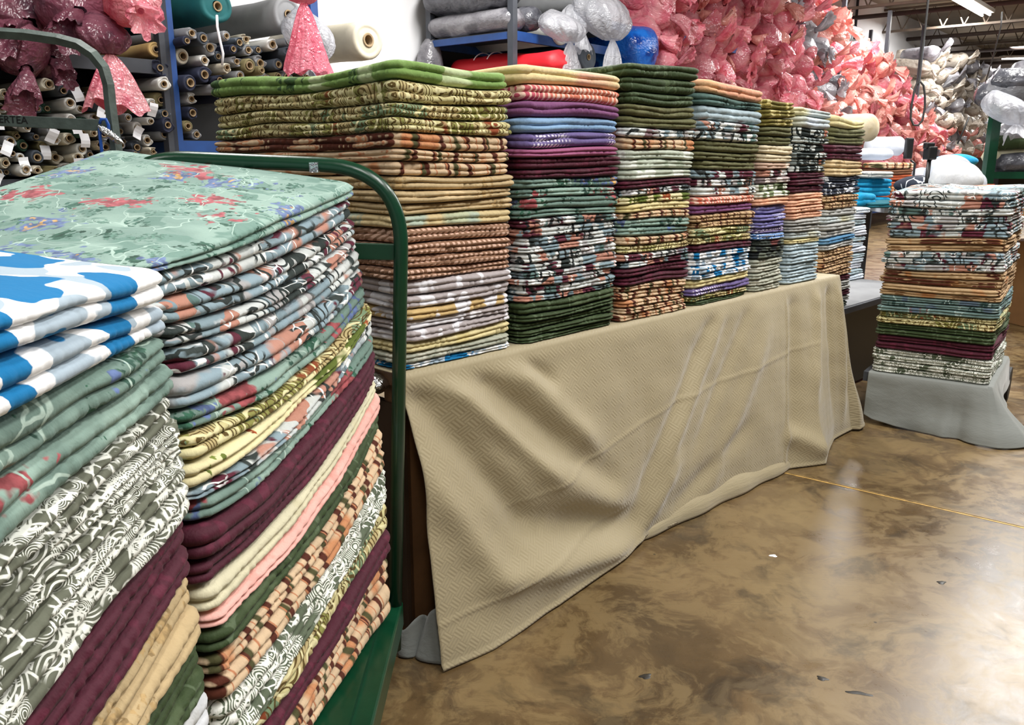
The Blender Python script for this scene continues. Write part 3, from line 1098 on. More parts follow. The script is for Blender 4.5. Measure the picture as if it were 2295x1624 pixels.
# ------------------------------------------------------------------ draped table
TL = 2.91
TD = 1.12
TZ = 0.882


def TP(s, d, z):
    """d is measured outwards from the table front, towards the aisle"""
    return T0 + u * s - v * d + Vector((0, 0, z))


tb = empty('work_table', T0, (0, 0, math.atan2(u[1], u[0])))
tag(tb, 'wooden work table hidden under the tan quilted drape', 'table')
o = MB().box((0.01, 0.012, TZ - 0.04), (TL - 0.01, TD, TZ)).build('tabletop', MATS['wood'], tb)
for (x0, y0) in ((0.03, 0.03), (TL - 0.13, 0.03), (0.03, TD - 0.13), (TL - 0.13, TD - 0.13)):
    MB().box((x0, y0, 0), (x0 + 0.10, y0 + 0.10, TZ - 0.04)).build('leg', MATS['wood'], tb, bevel=0.004)
MB().box((0.03, 0.05, TZ - 0.16), (TL - 0.03, 0.08, TZ - 0.04)).build('apron', MATS['wood'], tb)
MB().box((0.02, 0.03, 0.05), (0.045, TD - 0.03, 0.78)).build('end_panel', MATS['wood_dark'], tb)
MB().box((0.06, 0.08, 0.18), (TL - 0.05, TD - 0.05, 0.20)).build('lower_shelf', MATS['wood_dark'], tb)

# the drape: (position along the edge, end on the floor: along, out, height)
CT = [(0.0, -0.01, 0.150, 0.006), (0.2, 0.18, 0.165, 0.004), (0.55, 0.52, 0.155, 0.008), (0.95, 0.95, 0.085, 0.012),
      (1.15, 1.13, 0.045, 0.022), (1.35, 1.31, 0.060, 0.012), (1.75, 1.717, 0.065, 0.010), (2.1, 2.06, 0.085, 0.008),
      (2.32, 2.28, 0.095, 0.006), (2.50, 2.47, 0.19, 0.006), (2.60, 2.66, 0.125, 0.006), (2.75, 2.85, 0.075, 0.010), (2.91, 3.08, 0.065, 0.012)]
# round the far corner and along the table end
CE = [(0.03, 3.14, 0.062, 0.02), (0.10, 3.24, 0.03, 0.03), (0.2, 3.28, -0.05, 0.07), (0.34, 3.16, -0.2, 0.04), (0.5, 3.08, -0.4, 0.02), (0.8, 3.04, -0.8, 0.02), (1.1, 3.0, -1.1, 0.02)]


def smoothstep(a, b, x):
    t = np.clip((x - a) / (b - a), 0, 1)
    return t * t * (3 - 2 * t)


def crease(s, h, p, q, wd, amp, side=0):
    """ridge along a segment p-q of the hanging cloth (s along, h = 0 top .. 1 hem); side: one-sided step"""
    px, py = q[0] - p[0], (q[1] - p[1]) * 0.9
    L2 = px * px + py * py
    dx, dy = s - p[0], (h - p[1]) * 0.9
    t = (dx * px + dy * py) / L2
    tc_ = np.clip(t, 0, 1)
    perp = (dx * py - dy * px) / math.sqrt(L2)
    ex = np.hypot(dx - px * tc_, dy - py * tc_)
    fall = np.exp(-np.clip(np.abs(t - 0.5) - 0.5, 0, None) ** 2 * 18) * np.clip(np.minimum(t + 0.3, 1.3 - t) * 2.2, 0, 1)
    if side:
        return amp * np.exp(-np.clip(side * perp, 0, None) / wd) * (side * perp > -0.004) * fall
    return amp * np.exp(-(perp / wd) ** 2) * fall


def pleats(s, h):
    d = np.zeros_like(s)
    # long soft swags sweeping down from the near corner
    d += crease(s, h, (0.03, 0.05), (0.42, 0.62), 0.05, -0.030)
    d += crease(s, h, (0.42, 0.62), (1.05, 0.88), 0.07, -0.034)
    d += crease(s, h, (0.00, 0.30), (0.28, 0.78), 0.06, 0.020)
    d += crease(s, h, (0.28, 0.78), (1.0, 0.97), 0.05, 0.028)
    d += crease(s, h, (0.13, 0.02), (0.52, 0.45), 0.035, 0.020)
    d += crease(s, h, (0.52, 0.45), (0.95, 0.78), 0.06, 0.022)
    d += crease(s, h, (0.26, 0.02), (0.60, 0.35), 0.04, -0.022)
    d += crease(s, h, (0.60, 0.35), (0.9, 0.62), 0.06, -0.016)
    d += crease(s, h, (0.42, 0.02), (0.80, 0.45), 0.05, 0.020)
    d += crease(s, h, (0.50, 0.03), (0.62, 0.14), 0.03, -0.014)
    # middle: slanting folds
    d += crease(s, h, (1.72, 0.05), (1.30, 0.65), 0.04, 0.016)
    d += crease(s, h, (1.60, 0.12), (1.15, 0.75), 0.05, -0.018)
    d += crease(s, h, (1.92, 0.08), (1.55, 0.60), 0.04, -0.012)
    d += crease(s, h, (2.05, 0.25), (1.65, 0.85), 0.06, 0.016)
    d += crease(s, h, (1.35, 0.70), (1.12, 0.98), 0.05, 0.022)
    d += crease(s, h, (1.90, 0.68), (1.40, 0.90), 0.05, -0.014)
    # far part: upright folds that open into the flared corner
    d += crease(s, h, (2.36, 0.10), (2.34, 0.85), 0.05, -0.016)
    d += crease(s, h, (2.62, 0.02), (2.52, 0.55), 0.04, 0.022)
    d += crease(s, h, (2.76, 0.04), (2.74, 0.70), 0.03, -0.016)
    d += crease(s, h, (2.86, 0.04), (2.84, 0.8), 0.03, 0.018)
    d += crease(s, h, (2.30, 0.80), (2.50, 0.92), 0.05, 0.03)
    # ironed-in fold creases
    d += crease(s, h, (0.45, 0.55), (1.4, 0.40), 0.007, 0.003)
    d += crease(s, h, (1.4, 0.40), (2.5, 0.33), 0.007, 0.003)
    d += crease(s, h, (0.02, 0.84), (0.9, 0.80), 0.006, 0.004)
    d += crease(s, h, (2.30, 0.02), (2.28, 0.98), 0.008, 0.007)
    return d


def drape_mesh():
    nS, nH = 420, 110
    ct = np.array(CT)
    sT = np.linspace(0, 1, nS)
    # columns: front (0..2.91) then end
    ce = np.array(CE)
    tot = TL + 1.1
    S = sT * tot
    V = []
    UV = []
    rng = np.random.default_rng(5)
    n2 = Noise2(rng, 0.5, 2.0, 10)
    n3 = Noise2(rng, 2.5, 6.0, 14)
    n1 = Noise1(rng, 0.6, 2.2, 6)
    ntop = 8
    for j in range(nS):
        s = S[j]
        if s <= TL:
            bs = np.interp(s, ct[:, 0], ct[:, 1])
            bd = np.interp(s, ct[:, 0], ct[:, 2])
            bz = np.interp(s, ct[:, 0], ct[:, 3])
            top = (s, 0.0)
            nrm = (0.0, 1.0)
        else:
            e = s - TL
            E0 = np.vstack([[0.0] + list(ct[-1, 1:]), ce])
            bs = np.interp(e, E0[:, 0], E0[:, 1])
            bd = np.interp(e, E0[:, 0], E0[:, 2])
            bz = np.interp(e, E0[:, 0], E0[:, 3])
            top = (TL, -e)
            a = smoothstep(0, 0.12, e) * math.pi / 2
            nrm = (math.sin(a), math.cos(a))
        # sheet lying on the tabletop
        for i in range(ntop):
            q = (1 - i / ntop)
            if s <= TL:
                V.append((s, -q * 0.55, TT - 0.001 + (0.0035 * n3(np.array(s * 2), np.array(q)) if q > 0.2 else 0.0) * 0.0))
            else:
                e = s - TL
                V.append((TL - q * 0.30 * min(1, e / 0.3), -e - q * 0.55 * max(0, 1 - e / 0.3), TT - 0.001))
            UV.append((s, 0.55 * q + 1.0))
        for i in range(nH):
            h = i / (nH - 1)
            hh = h ** 1.25
            # shoulder of the table edge
            rise = TT - 0.012 * (1 - math.exp(-h / 0.008))
            z = rise * (1 - h) + bz * h
            k = hh
            ps = top[0] + (bs - top[0]) * k
            pd = top[1] + (bd - top[1]) * k
            env = smoothstep(0.0, 0.10, h)
            out = 0.004 + 0.010 * (1 - math.exp(-h / 0.02))
            if s <= TL:
                f = float(pleats(np.array([s]), np.array([h]))[0])
                out += 1.35 * f * float(env) + float(env) * 0.0065 * float(n2(np.array(s + 0.4 * h), np.array(h * 0.8)))
                out += float(env) * 0.0016 * float(n3(np.array(s - 0.5 * h), np.array(h)))
                out += 0.035 * h * (1 - h) * 2
            else:
                e = s - TL
                out += float(env) * (0.03 * math.sin(e * 26 + 0.6) * h + 0.012 * float(n2(np.array(s * 2), np.array(h))))
                out += 0.035 * h * (1 - h) * 2
            ps += nrm[0] * out
            pd += nrm[1] * out
            if h > 0.985:
                pd += 0.006
            V.append((ps, pd, max(0.003, z)))
            UV.append((s, 1 - h * 0.95))
    R = ntop + nH
    F = []
    for j in range(nS - 1):
        for i in range(R - 1):
            F.append((j * R + i, j * R + i + 1, (j + 1) * R + i + 1, (j + 1) * R + i))
    V = np.array(V)
    P = np.column_stack([T0[0] + u[0] * V[:, 0] - v[0] * V[:, 1], T0[1] + u[1] * V[:, 0] - v[1] * V[:, 1], V[:, 2]])
    return P, F, np.array(UV)


P_, F_, UV_ = drape_mesh()
dr = link('table_drape', P_, F_, MATS['tan_drape'], uv=UV_)
so = dr.modifiers.new('thick', 'SOLIDIFY')
so.thickness = 0.003
so.offset = -1
tag(dr, 'long tan quilted drape hanging from the table to the concrete floor', 'drape')


def sheet(fn, nu, nv, name, mat, parent=None, thick=0.003):
    V, F, UV = [], [], []
    for i in range(nu):
        for j in range(nv):
            a, b = i / (nu - 1), j / (nv - 1)
            V.append(tuple(fn(a, b)))
            UV.append((a * 0.8, b * 0.5))
    for i in range(nu - 1):
        for j in range(nv - 1):
            F.append((i * nv + j, i * nv + j + 1, (i + 1) * nv + j + 1, (i + 1) * nv + j))
    o = link(name, np.array(V), F, mat, parent, uv=np.array(UV))
    m = o.modifiers.new('thick', 'SOLIDIFY')
    m.thickness = thick
    return o


# hem that is turned under and peeps out along the floor; bunched end at the near corner
def hem(a, b):
    s = 1.10 + 1.22 * a
    out = np.interp(s, [1.1, 1.35, 1.7, 2.1, 2.32], [0.05, 0.075, 0.09, 0.105, 0.10])
    z = 0.006 + 0.10 * b * (0.6 + 0.4 * math.sin(math.pi * a))
    return TP(s, out + 0.012 + 0.018 * math.sin(b * 3.0) - 0.05 * b + 0.006 * math.sin(a * 23), z)


sheet(hem, 80, 12, 'turned_hem', MATS['tan_drape'], dr)


def bunch(a, b):
    # b: up the bunch; a: across, from the hem corner back under the table
    s = 0.015 - 0.055 * a + 0.015 * math.sin(a * 11 + b * 3)
    d = 0.15 - 0.15 * a + 0.022 * math.sin(a * 9.0 + b * 2) * (1 - b * 0.5)
    z = 0.006 + b * (0.17 - 0.10 * a) + 0.012 * math.sin(a * 14) * b
    return TP(s + 0.03 * b * (1 - a), d - 0.03 * b, z)


sheet(bunch, 34, 14, 'folded_corner', MATS['grey_drape'], dr)

# crumpled foil bundle on the near table corner


def crumple(name, mat, r, loc, seed, sc=(1, 1, 1), amp=0.35, sub=4, parent=None):
    bm = bmesh.new()
    bmesh.ops.create_icosphere(bm, subdivisions=sub, radius=r)
    rng = np.random.default_rng(seed)
    ns = [(rng.normal(size=3) * 2.2 / r * 0.6, rng.uniform(0, 6.28)) for _ in range(10)]
    for q in bm.verts:
        s = sum(abs(math.sin(float(np.dot(k, q.co)) + p)) for k, p in ns) / 10
        q.co *= (1 + amp * (s - 0.6) * 2)
        q.co = Vector((q.co.x * sc[0], q.co.y * sc[1], q.co.z * sc[2]))
    me = bpy.data.meshes.new(name)
    bm.to_mesh(me)
    bm.free()
    me.polygons.foreach_set('use_smooth', [True] * len(me.polygons))
    me.materials.append(mat)
    o = bpy.data.objects.new(name, me)
    COL.objects.link(o)
    o.location = loc
    if parent:
        o.parent = parent
    return o


fl = crumple('foil_bundle', MATS['foil'], 0.045, T0 + v * 0.115 + u * -0.012 + Vector((0, 0, 0.845)), 3, (1, 1.3, 0.62))
tag(fl, 'crumpled silver foil bundle tucked below the near corner of the table', 'foil')

# ------------------------------------------------------------------ green trolley
gt = empty('green_trolley', (0, 0, 0))
tag(gt, 'green tubular steel trolley carrying two tall piles of quilts', 'trolley')
YB = 2.15
P1 = at_Y(885, 1340, YB)
P1.z = 0.10
top = at_Y(912, 372, YB)
left_top = at_Y(250, 351, YB)
pts = [(-0.338, YB, 0.12), (top[0] - 0.012, YB, top[2] - 0.005), (-1.005, YB, 1.500), (-1.02, YB, 0.12)]
MB().tube(arc_path(pts, 0.20, 14), 0.0185, 18).build('push_handle', MATS['green_paint'], gt, smooth=True)
zc = at_Y(850, 565, YB)[2]
MB().beam((-0.285, YB, zc), (-1.01, YB, zc + 0.02), 0.012, 0.042).build('cross_bar', MATS['green_paint'], gt, bevel=0.003)
d = MB()
d.box((-1.20, 0.30, 0.235), (-0.36, YB, DECK - 0.004))
d.build('deck', MATS['green_paint'], gt)
for (xx0, xx1) in ((-0.375, -0.312), (-1.26, -1.19)):
    MB().box((xx0, 0.28, 0.185), (xx1, YB + 0.02, 0.262)).build('side_rail', MATS['green_paint'], gt, bevel=0.006)
for yy in (0.5, 1.95):
    for xx in (-0.42, -1.14):
        c = MB()
        c.tube([(xx - 0.02, yy, 0.065), (xx + 0.02, yy, 0.065)], 0.064, 22)
        c.build('caster', MATS['rubber'], gt, smooth=False)
        MB().box((xx - 0.035, yy - 0.03, 0.07), (xx + 0.035, yy + 0.03, 0.235)).build('caster_fork', MATS['dark_steel'], gt)
mt = at_Y(705, 371, YB)
MB().box((mt[0] - 0.008, YB - 0.024, mt[2] - 0.016), (mt[0] + 0.014, YB + 0.004, mt[2] + 0.008)).build('tape_scrap', MATS['foil'], gt)

# ------------------------------------------------------------------ grey skirted trolley on the right
tr = empty('skirted_trolley', (RC[0], RC[1], 0), (0, 0, math.atan2(ur[1], ur[0])))
tag(tr, 'low trolley skirted with grey cloth under the square pile of quilts', 'trolley')
MB().box((-0.01, -0.01, TRZ - 0.06), (0.90, 0.63, TRZ - 0.006)).build('deck', MATS['dark_steel'], tr)
for (xx, yy) in ((0.14, 0.10), (0.14, 0.52), (0.78, 0.10), (0.78, 0.52)):
    MB().tube([(xx - 0.0, yy - 0.02, 0.07), (xx, yy + 0.02, 0.07)], 0.068, 22).build('caster', MATS['rubber'], tr)
    MB().box((xx - 0.03, yy - 0.03, 0.08), (xx + 0.03, yy + 0.03, TRZ - 0.06)).build('caster_fork', MATS['dark_steel'], tr)
# large swivel wheel that shows beside the skirt
MB().tube([(0.93, -0.045, 0.115), (0.93, 0.0, 0.115)], 0.105, 30).build('wheel', MATS['rubber'], tr)
hd = MB()
hd.tube([(0.92, 0.04, 0.22), (0.92, 0.04, 1.02)], 0.022, 10)
hd.build('end_frame', MATS['black_metal'], tr, smooth=True)


def skirt():
    """cloth over the trolley: along the left face, round the near corner, along the right face"""
    L = ur
    n = 300
    rowh = 60
    V, UV = [], []
    a_len, b_len, r = 0.60, 0.86, 0.03
    tot = a_len + b_len
    rng = np.random.default_rng(9)
    n2 = Noise2(rng, 0.8, 3, 10)
    for j in range(n):
        s = j / (n - 1) * tot
        if s < a_len:
            x, y = -0.012, a_len - s
            nx, ny = -1.0, 0.0
        else:
            x, y = s - a_len, -0.012
            nx, ny = 0.0, -1.0
        dc = s - a_len
        blend = 0.5 + 0.5 * math.tanh(dc / 0.05)
        nx, ny = -(1 - blend), -blend
        nn = math.hypot(nx, ny)
        nx, ny = nx / nn, ny / nn
        fl = np.interp(s, [0, 0.2, 0.45, 0.58, 0.64, 0.72, 0.9, 1.2, 1.46], [0.01, 0.02, 0.04, 0.11, 0.20, 0.16, 0.05, 0.02, 0.01])
        bz = np.interp(s, [0, 0.05, 0.25, 0.5, 0.62, 0.72, 0.85, 1.0, 1.46], [0.05, 0.03, 0.006, 0.006, 0.008, 0.02, 0.10, 0.12, 0.13])
        V.append((x + 0.25 * (1 if s < a_len else 0), y + (0 if s < a_len else 0.25), TRZ - 0.003))
        UV.append((s, 1.2))
        for i in range(rowh):
            h = i / (rowh - 1)
            z = (TRZ - 0.002) * (1 - h) + bz * h
            z -= 0.008 * (1 - math.exp(-h / 0.02)) * (1 - h)
            out = 0.006 + 0.010 * (1 - math.exp(-h / 0.04)) + fl * h ** 1.3
            wob = 0.012 * float(n2(np.array(s * 1.5), np.array(h * 0.5))) * h
            wob += 0.018 * math.exp(-((s - 0.42) / 0.035) ** 2) * h - 0.02 * math.exp(-((s - 0.50) / 0.03) ** 2) * h
            wob += 0.014 * math.exp(-((s - 0.18) / 0.05) ** 2) * h
            wob += 0.05 * math.exp(-((s - 0.70) / 0.03) ** 2) * h * h - 0.04 * math.exp(-((s - 0.76) / 0.03) ** 2) * h
            out += wob
            V.append((x + nx * out, y + ny * out, max(0.004, z)))
            UV.append((s, 1 - h * 0.4))
    R = rowh + 1
    F = []
    for j in range(n - 1):
        for i in range(R - 1):
            F.append((j * R + i, (j + 1) * R + i, (j + 1) * R + i + 1, j * R + i + 1))
    o = link('cloth_skirt', np.array(V), F, MATS['grey_drape'], None, uv=np.array(UV))
    m = o.modifiers.new('thick', 'SOLIDIFY')
    m.thickness = 0.003
    o.location = (RC[0], RC[1], 0)
    o.rotation_euler = (0, 0, math.atan2(ur[1], ur[0]))
    return o


sk = skirt()
tag(sk, 'grey cloth draped over the low trolley and trailing onto the floor', 'drape')

# ------------------------------------------------------------------ low table beyond the drape
lt = empty('low_table', (O7[0], O7[1], 0), (0, 0, math.atan2(u[1], u[0])))
tag(lt, 'low dark table holding the tall pile just beyond the drape', 'table')
MB().box((-0.06, -0.02, LOWT - 0.045), (1.7, 1.5, LOWT - 0.003)).build('tabletop', MATS['dark_steel'], lt, bevel=0.005)
for (xx, yy) in ((0.0, 0.02), (1.6, 0.02), (0.0, 1.4), (1.6, 1.4)):
    MB().box((xx, yy, 0), (xx + 0.05, yy + 0.05, LOWT - 0.045)).build('leg', MATS['black_metal'], lt)
MB().box((0.02, 0.1, 0.12), (1.6, 1.4, 0.15)).build('shelf', MATS['cardboard'], lt)

MB().box((-0.05, 0.0, LOWT - 0.003), (1.69, 1.49, LOWT - 0.001)).build('white_cover', MATS['roll_grey'], lt)
MB().box((-0.04, 0.02, 0.02), (1.66, 0.04, LOWT - 0.045)).build('shade_sheet', MATS['black_metal'], lt)  # black sheet standing in for the deep shade under the table

# gum spots and chips trodden into the floor
for i, (px, py, r_, mk, lb) in enumerate([
        (1447, 1515, 0.016, 'stain', 'largest black gum spot low in the middle of the floor'), (1843, 1520, 0.014, 'stain', 'black gum spot near the bottom right of the floor'),
        (2110, 1305, 0.015, 'stain', 'black gum spot near the right edge of the floor'), (1925, 1553, 0.02, 'stain', 'dark scrape on the floor right of a gum spot'),
        (1733, 1245, 0.013, 'paper', 'pale chipped spot in the middle of the floor')]):
    c = at_z(px, py, 0.0)
    rg = random.Random(i)
    V_, n_ = [(0, 0, 0.0022)], 22
    for rr_, z_ in ((0.7, 0.002), (1.0, 0.0003)):
        for k in range(n_):
            a = 2 * math.pi * k / n_
            q_ = r_ * rr_ * (1 + 0.18 * math.sin(3 * a + i) + 0.1 * math.sin(5 * a + 2 * i))
            V_.append((q_ * math.cos(a) * (1.9 if i == 3 else 1.15), q_ * math.sin(a) * (0.4 if i == 3 else 0.8), z_))
    F__ = [(0, 1 + k, 1 + (k + 1) % n_) for k in range(n_)] + [(1 + k, 1 + n_ + k, 1 + n_ + (k + 1) % n_, 1 + (k + 1) % n_) for k in range(n_)]
    o = link('floor_spot', V_, F__, MATS[mk])
    o.location = c
    o.rotation_euler = (0, 0, rg.uniform(-0.5, 0.5))
    tag(o, lb, 'spot', 'spots on the floor')

# ------------------------------------------------------------------ storage racks


def visible(p, m=25):
    x, y = proj(p)
    if x < -60 or x > 2360 or y < -70:
        return False
    sky = np.interp(x, [-60, 0, 300, 440, 460, 1150, 1280, 1570, 1580, 1730, 1790, 1860, 1950, 1960, 2040, 2360],
                    [400, 385, 350, 350, 205, 165, 158, 150, 185, 222, 242, 264, 280, 335, 400, 420])
    return y < sky + m


ANG_N = math.atan2(n_dir[1], n_dir[0])


def rack(name, s0, s1, depth, shelves, label, top=4.3, mats=('blue_paint', 'blue_paint'), bays=None, back=True):
    r = empty(name, RP(s0), (0, 0, math.atan2(w_dir[1], w_dir[0])))
    tag(r, label, 'rack', 'steel storage racks along the wall')
    L = s1 - s0
    xs = bays or [0, L]
    for x in xs:
        for y in (0.0, depth):
            MB().box((x - 0.035, y - 0.035, 0), (x + 0.035, y + 0.035, top)).build('post', MATS[mats[0]], r)
    for z in shelves:
        for y in (0.0, depth):
            MB().box((0, y - 0.02, z - 0.09), (L, y + 0.02, z)).build('beam', MATS[mats[1]], r)
        for x in xs:
            MB().box((x - 0.02, 0, z - 0.075), (x + 0.02, depth, z - 0.01)).build('brace', MATS[mats[1]], r)
        MB().box((0, 0.0, z - 0.012), (L, depth, z)).build('shelf_panel', MATS['dark_steel'], r)
    if back:
        MB().box((0.0, depth + 0.03, 0), (L, depth + 0.05, top - 0.3)).build('gap_shade_sheet', MATS['black_metal'], r)  # black sheet standing in for the shade in gaps between rolls
    return r


# the rack at the left is split in two bays; the next one starts after the bare stretch of wall
rack('storage_rack', -3.2, 0.0, 1.2, [0.35, 1.36, 2.12, 3.2], 'dark steel rack of fabric rolls behind the grey-green trolley', mats=('dark_steel', 'dark_steel'))
rack('storage_rack', 0.04, 1.26, 1.2, [0.35, 1.60, 3.2], 'bright blue steel rack of rolls left of the bare white wall', top=2.75)
rack('storage_rack', 3.70, 6.2, 1.14, [0.4, 1.5, 2.70], 'blue steel rack holding grey plastic-wrapped rolls right of the bare wall', mats=('dark_steel', 'blue_paint'), top=4.6)
rack('storage_rack', 6.3, 10.2, 1.14, [0.4, 1.8, 3.0], 'rack whose blue beam shows between the nearer pink bags', mats=('dark_steel', 'blue_paint'))
rack('storage_rack', 10.3, 18.0, 1.14, [0.4, 1.6, 2.6], 'long rack carrying the farther half of the pink bag heap', mats=('dark_steel', 'blue_paint'), bays=[0, 2.6, 5.2, 7.7])

# ------------------------------------------------------------------ rolls seen end on
rr = random.Random(4)


def roll_mesh(R, r, L, seed, seg=22, rag=0.0):
    """fabric wound on a tube; axis +x, front end at x=0"""
    rng = np.random.default_rng(seed)
    prof = [(-L, R * 0.6), (-L, R), (-L * 0.66, R * 1.03), (-L * 0.33, R * 0.98), (-0.10, R), (-0.012, R * 0.97), (0.0, R * 0.88), (0.002, R * 0.74), (-0.003, R * 0.70), (0.0, R * 0.60),
            (0.0, r * 1.2), (0.0, r)]
    V, F = [], []
    n1 = Noise1(rng, 0.16, 0.5, 4)
    ph = rng.uniform(0, 6)
    for (x, q) in prof:
        for k in range(seg):
            a = 2 * math.pi * k / seg
            w = 1 + (0.05 + rag) * math.sin(2 * a + ph) + (0.02 + rag) * math.sin(3 * a + 2 * ph + x * 3)
            if q <= r * 1.25:
                w = 1
            xx = x + (rag * 0.25 * math.sin(4 * a + ph) if x > -0.02 and q > R * 0.8 else 0)
            V.append((xx, q * w * math.cos(a), q * w * math.sin(a) - 0.01 * math.sin((x + L) * 3)))
    for i in range(len(prof) - 1):
        for k in range(seg):
            k2 = (k + 1) % seg
            F.append((i * seg + k, i * seg + k2, (i + 1) * seg + k2, (i + 1) * seg + k))
    F.append(tuple(range(seg))[::-1])
    return V, F


def core_mesh(r, seg=16):
    V, F = [], []
    prof = [(0.006, r * 1.15), (0.010, r * 1.05), (0.008, r * 0.8), (-0.12, r * 0.76), (-0.12, r * 0.01)]
    for (x, q) in prof:
        for k in range(seg):
            a = 2 * math.pi * k / seg
            V.append((x, q * math.cos(a), q * math.sin(a)))
    for i in range(len(prof) - 1):
        for k in range(seg):
            k2 = (k + 1) % seg
            F.append((i * seg + k, i * seg + k2, (i + 1) * seg + k2, (i + 1) * seg + k))
    return V, F


def tag_mesh(seed, w=0.055, h=0.085):
    rg = random.Random(seed)
    V, F = [], []
    t = rg.uniform(-0.6, 0.6)
    for i in range(5):
        z = -h * i / 4
        for j in range(3):
            x = (j - 1) * w / 2
            bend = 0.012 * math.sin(i * 0.9 + seed)
            V.append((0.012 + bend + 0.004 * j, x * math.cos(t) - z * math.sin(t) * 1.0, x * math.sin(t) + z * math.cos(t)))
    for i in range(4):
        for j in range(2):
            F.append((i * 3 + j, i * 3 + j + 1, (i + 1) * 3 + j + 1, (i + 1) * 3 + j))
    return V, F


ROLLC = {'roll_cream': 'cream', 'roll_white': 'white', 'roll_grey': 'grey', 'roll_slate': 'slate', 'roll_navy': 'navy', 'roll_khaki': 'khaki',
         'roll_teal': 'teal', 'roll_gold': 'golden', 'roll_green': 'green'}
PROTO = {}


def place_roll(p, R, mk, L, label, group, seed, out=0.0, tagged=False, tilt=0.0, axis=None, r=None, droop_=0.0):
    key = (round(R, 3), L, seed % 3)
    r = r or min(R * 0.5, 0.026)
    if key not in PROTO:
        V, F = roll_mesh(R, r, L, seed % 3 + 10, rag=[0.0, 0.05, 0.09][seed % 3])
        me = bpy.data.meshes.new('fabric_roll')
        me.from_pydata(V, [], F)
        me.polygons.foreach_set('use_smooth', [True] * len(me.polygons))
        me.materials.append(MATS['roll_white'])
        cv, cf = core_mesh(r)
        mc = bpy.data.meshes.new('cardboard_core')
        mc.from_pydata(cv, [], cf)
        mc.materials.append(MATS['core'])
        PROTO[key] = (me, mc)
    me, mc = PROTO[key]
    o = bpy.data.objects.new('fabric_roll', me)
    COL.objects.link(o)
    o.material_slots[0].link = 'OBJECT'
    o.material_slots[0].material = MATS[mk]
    o.location = p
    o.rotation_euler = (rr.uniform(0, 6.28), droop_, (axis if axis is not None else ANG_N) + tilt)
    c = bpy.data.objects.new('cardboard_core', mc)
    COL.objects.link(c)
    c.parent = o
    if tagged:
        V, F = tag_mesh(seed)
        tg = link('paper_tag', V, F, MATS['paper'], o, smooth=False)
        tg.location = (0.014, 0, -R * 0.3)
        tg.rotation_euler = (-o.rotation_euler[0], 0, 0)
    tag(o, label, 'fabric roll', group)
    return o


def pack(s0, s1, z0, z1, rmin, rmax, n, seed, hole=lambda s, z: False):
    rg = random.Random(seed)
    out = []
    for t in range(n):
        r = rg.uniform(rmin, rmax)
        s, z = rg.uniform(s0 + r, s1 - r), rg.uniform(z0 + r, z1 - r)
        if hole(s, z):
            continue
        if all((s - a) ** 2 + (z - b) ** 2 > (r + c) ** 2 * 0.93 for a, b, c in out):
            out.append((s, z, r))
    return out


def rowcol(items, dz):
    """turn packed circles into (row from the top, place from the left) words"""
    items = sorted(items, key=lambda t: -t[1])
    rows, cur, zt = [], [], None
    for it in items:
        if zt is None or zt - it[1] > dz:
            cur = []
            rows.append(cur)
            zt = it[1]
        cur.append(it)
    out = []
    for i, rw in enumerate(rows):
        rw.sort(key=lambda t: t[0])
        for j, it in enumerate(rw):
            out.append((it, i + 1, j + 1))
    return out


tubesA = pack(-1.75, -0.12, 1.36, 2.02, 0.027, 0.044, 4200, 7, hole=lambda s, z: z > 1.90 + 0.05 * math.sin(s * 7))
palA = ['roll_cream', 'roll_white', 'roll_grey', 'roll_cream', 'roll_slate', 'roll_khaki', 'roll_green', 'roll_white', 'roll_grey']
for (s, z, R), i, j in rowcol(tubesA, 0.075):
    p = RP(s, rr.uniform(-0.05, 0.12), z)
    if not visible(p):
        continue
    mk = rr.choice(palA)
    place_roll(p, R * 0.95, mk, 0.9, '%s roll end, %s from the left in row %s of the left rack' % (ROLLC[mk], ordw(j), ['zero', 'one', 'two', 'three', 'four', 'five', 'six', 'seven', 'eight', 'nine', 'ten'][i]),
               'narrow fabric rolls in the left rack', rr.randrange(99), tagged=rr.random() < 0.30, tilt=rr.uniform(-0.12, 0.12))
NUM = ['zero', 'one', 'two', 'three', 'four', 'five', 'six', 'seven', 'eight', 'nine', 'ten', 'eleven', 'twelve', 'thirteen', 'fourteen']
tubesB = pack(0.06, 1.22, 1.60, 2.36, 0.034, 0.062, 3600, 9)
palB = ['roll_cream', 'roll_white', 'roll_grey', 'roll_slate', 'roll_navy', 'roll_grey', 'roll_cream', 'roll_white', 'roll_khaki']
for (s, z, R), i, j in rowcol(tubesB, 0.10):
    p = RP(s, rr.uniform(0.0, 0.16), z)
    if not visible(p):
        continue
    mk = rr.choice(palB)
    place_roll(p, R * 0.95, mk, 1.15, '%s roll end, %s from the left in row %s of the bright blue rack' % (ROLLC[mk], ordw(j), NUM[i]),
               'fabric rolls in the bright blue rack', rr.randrange(99), tilt=rr.uniform(-0.06, 0.06))
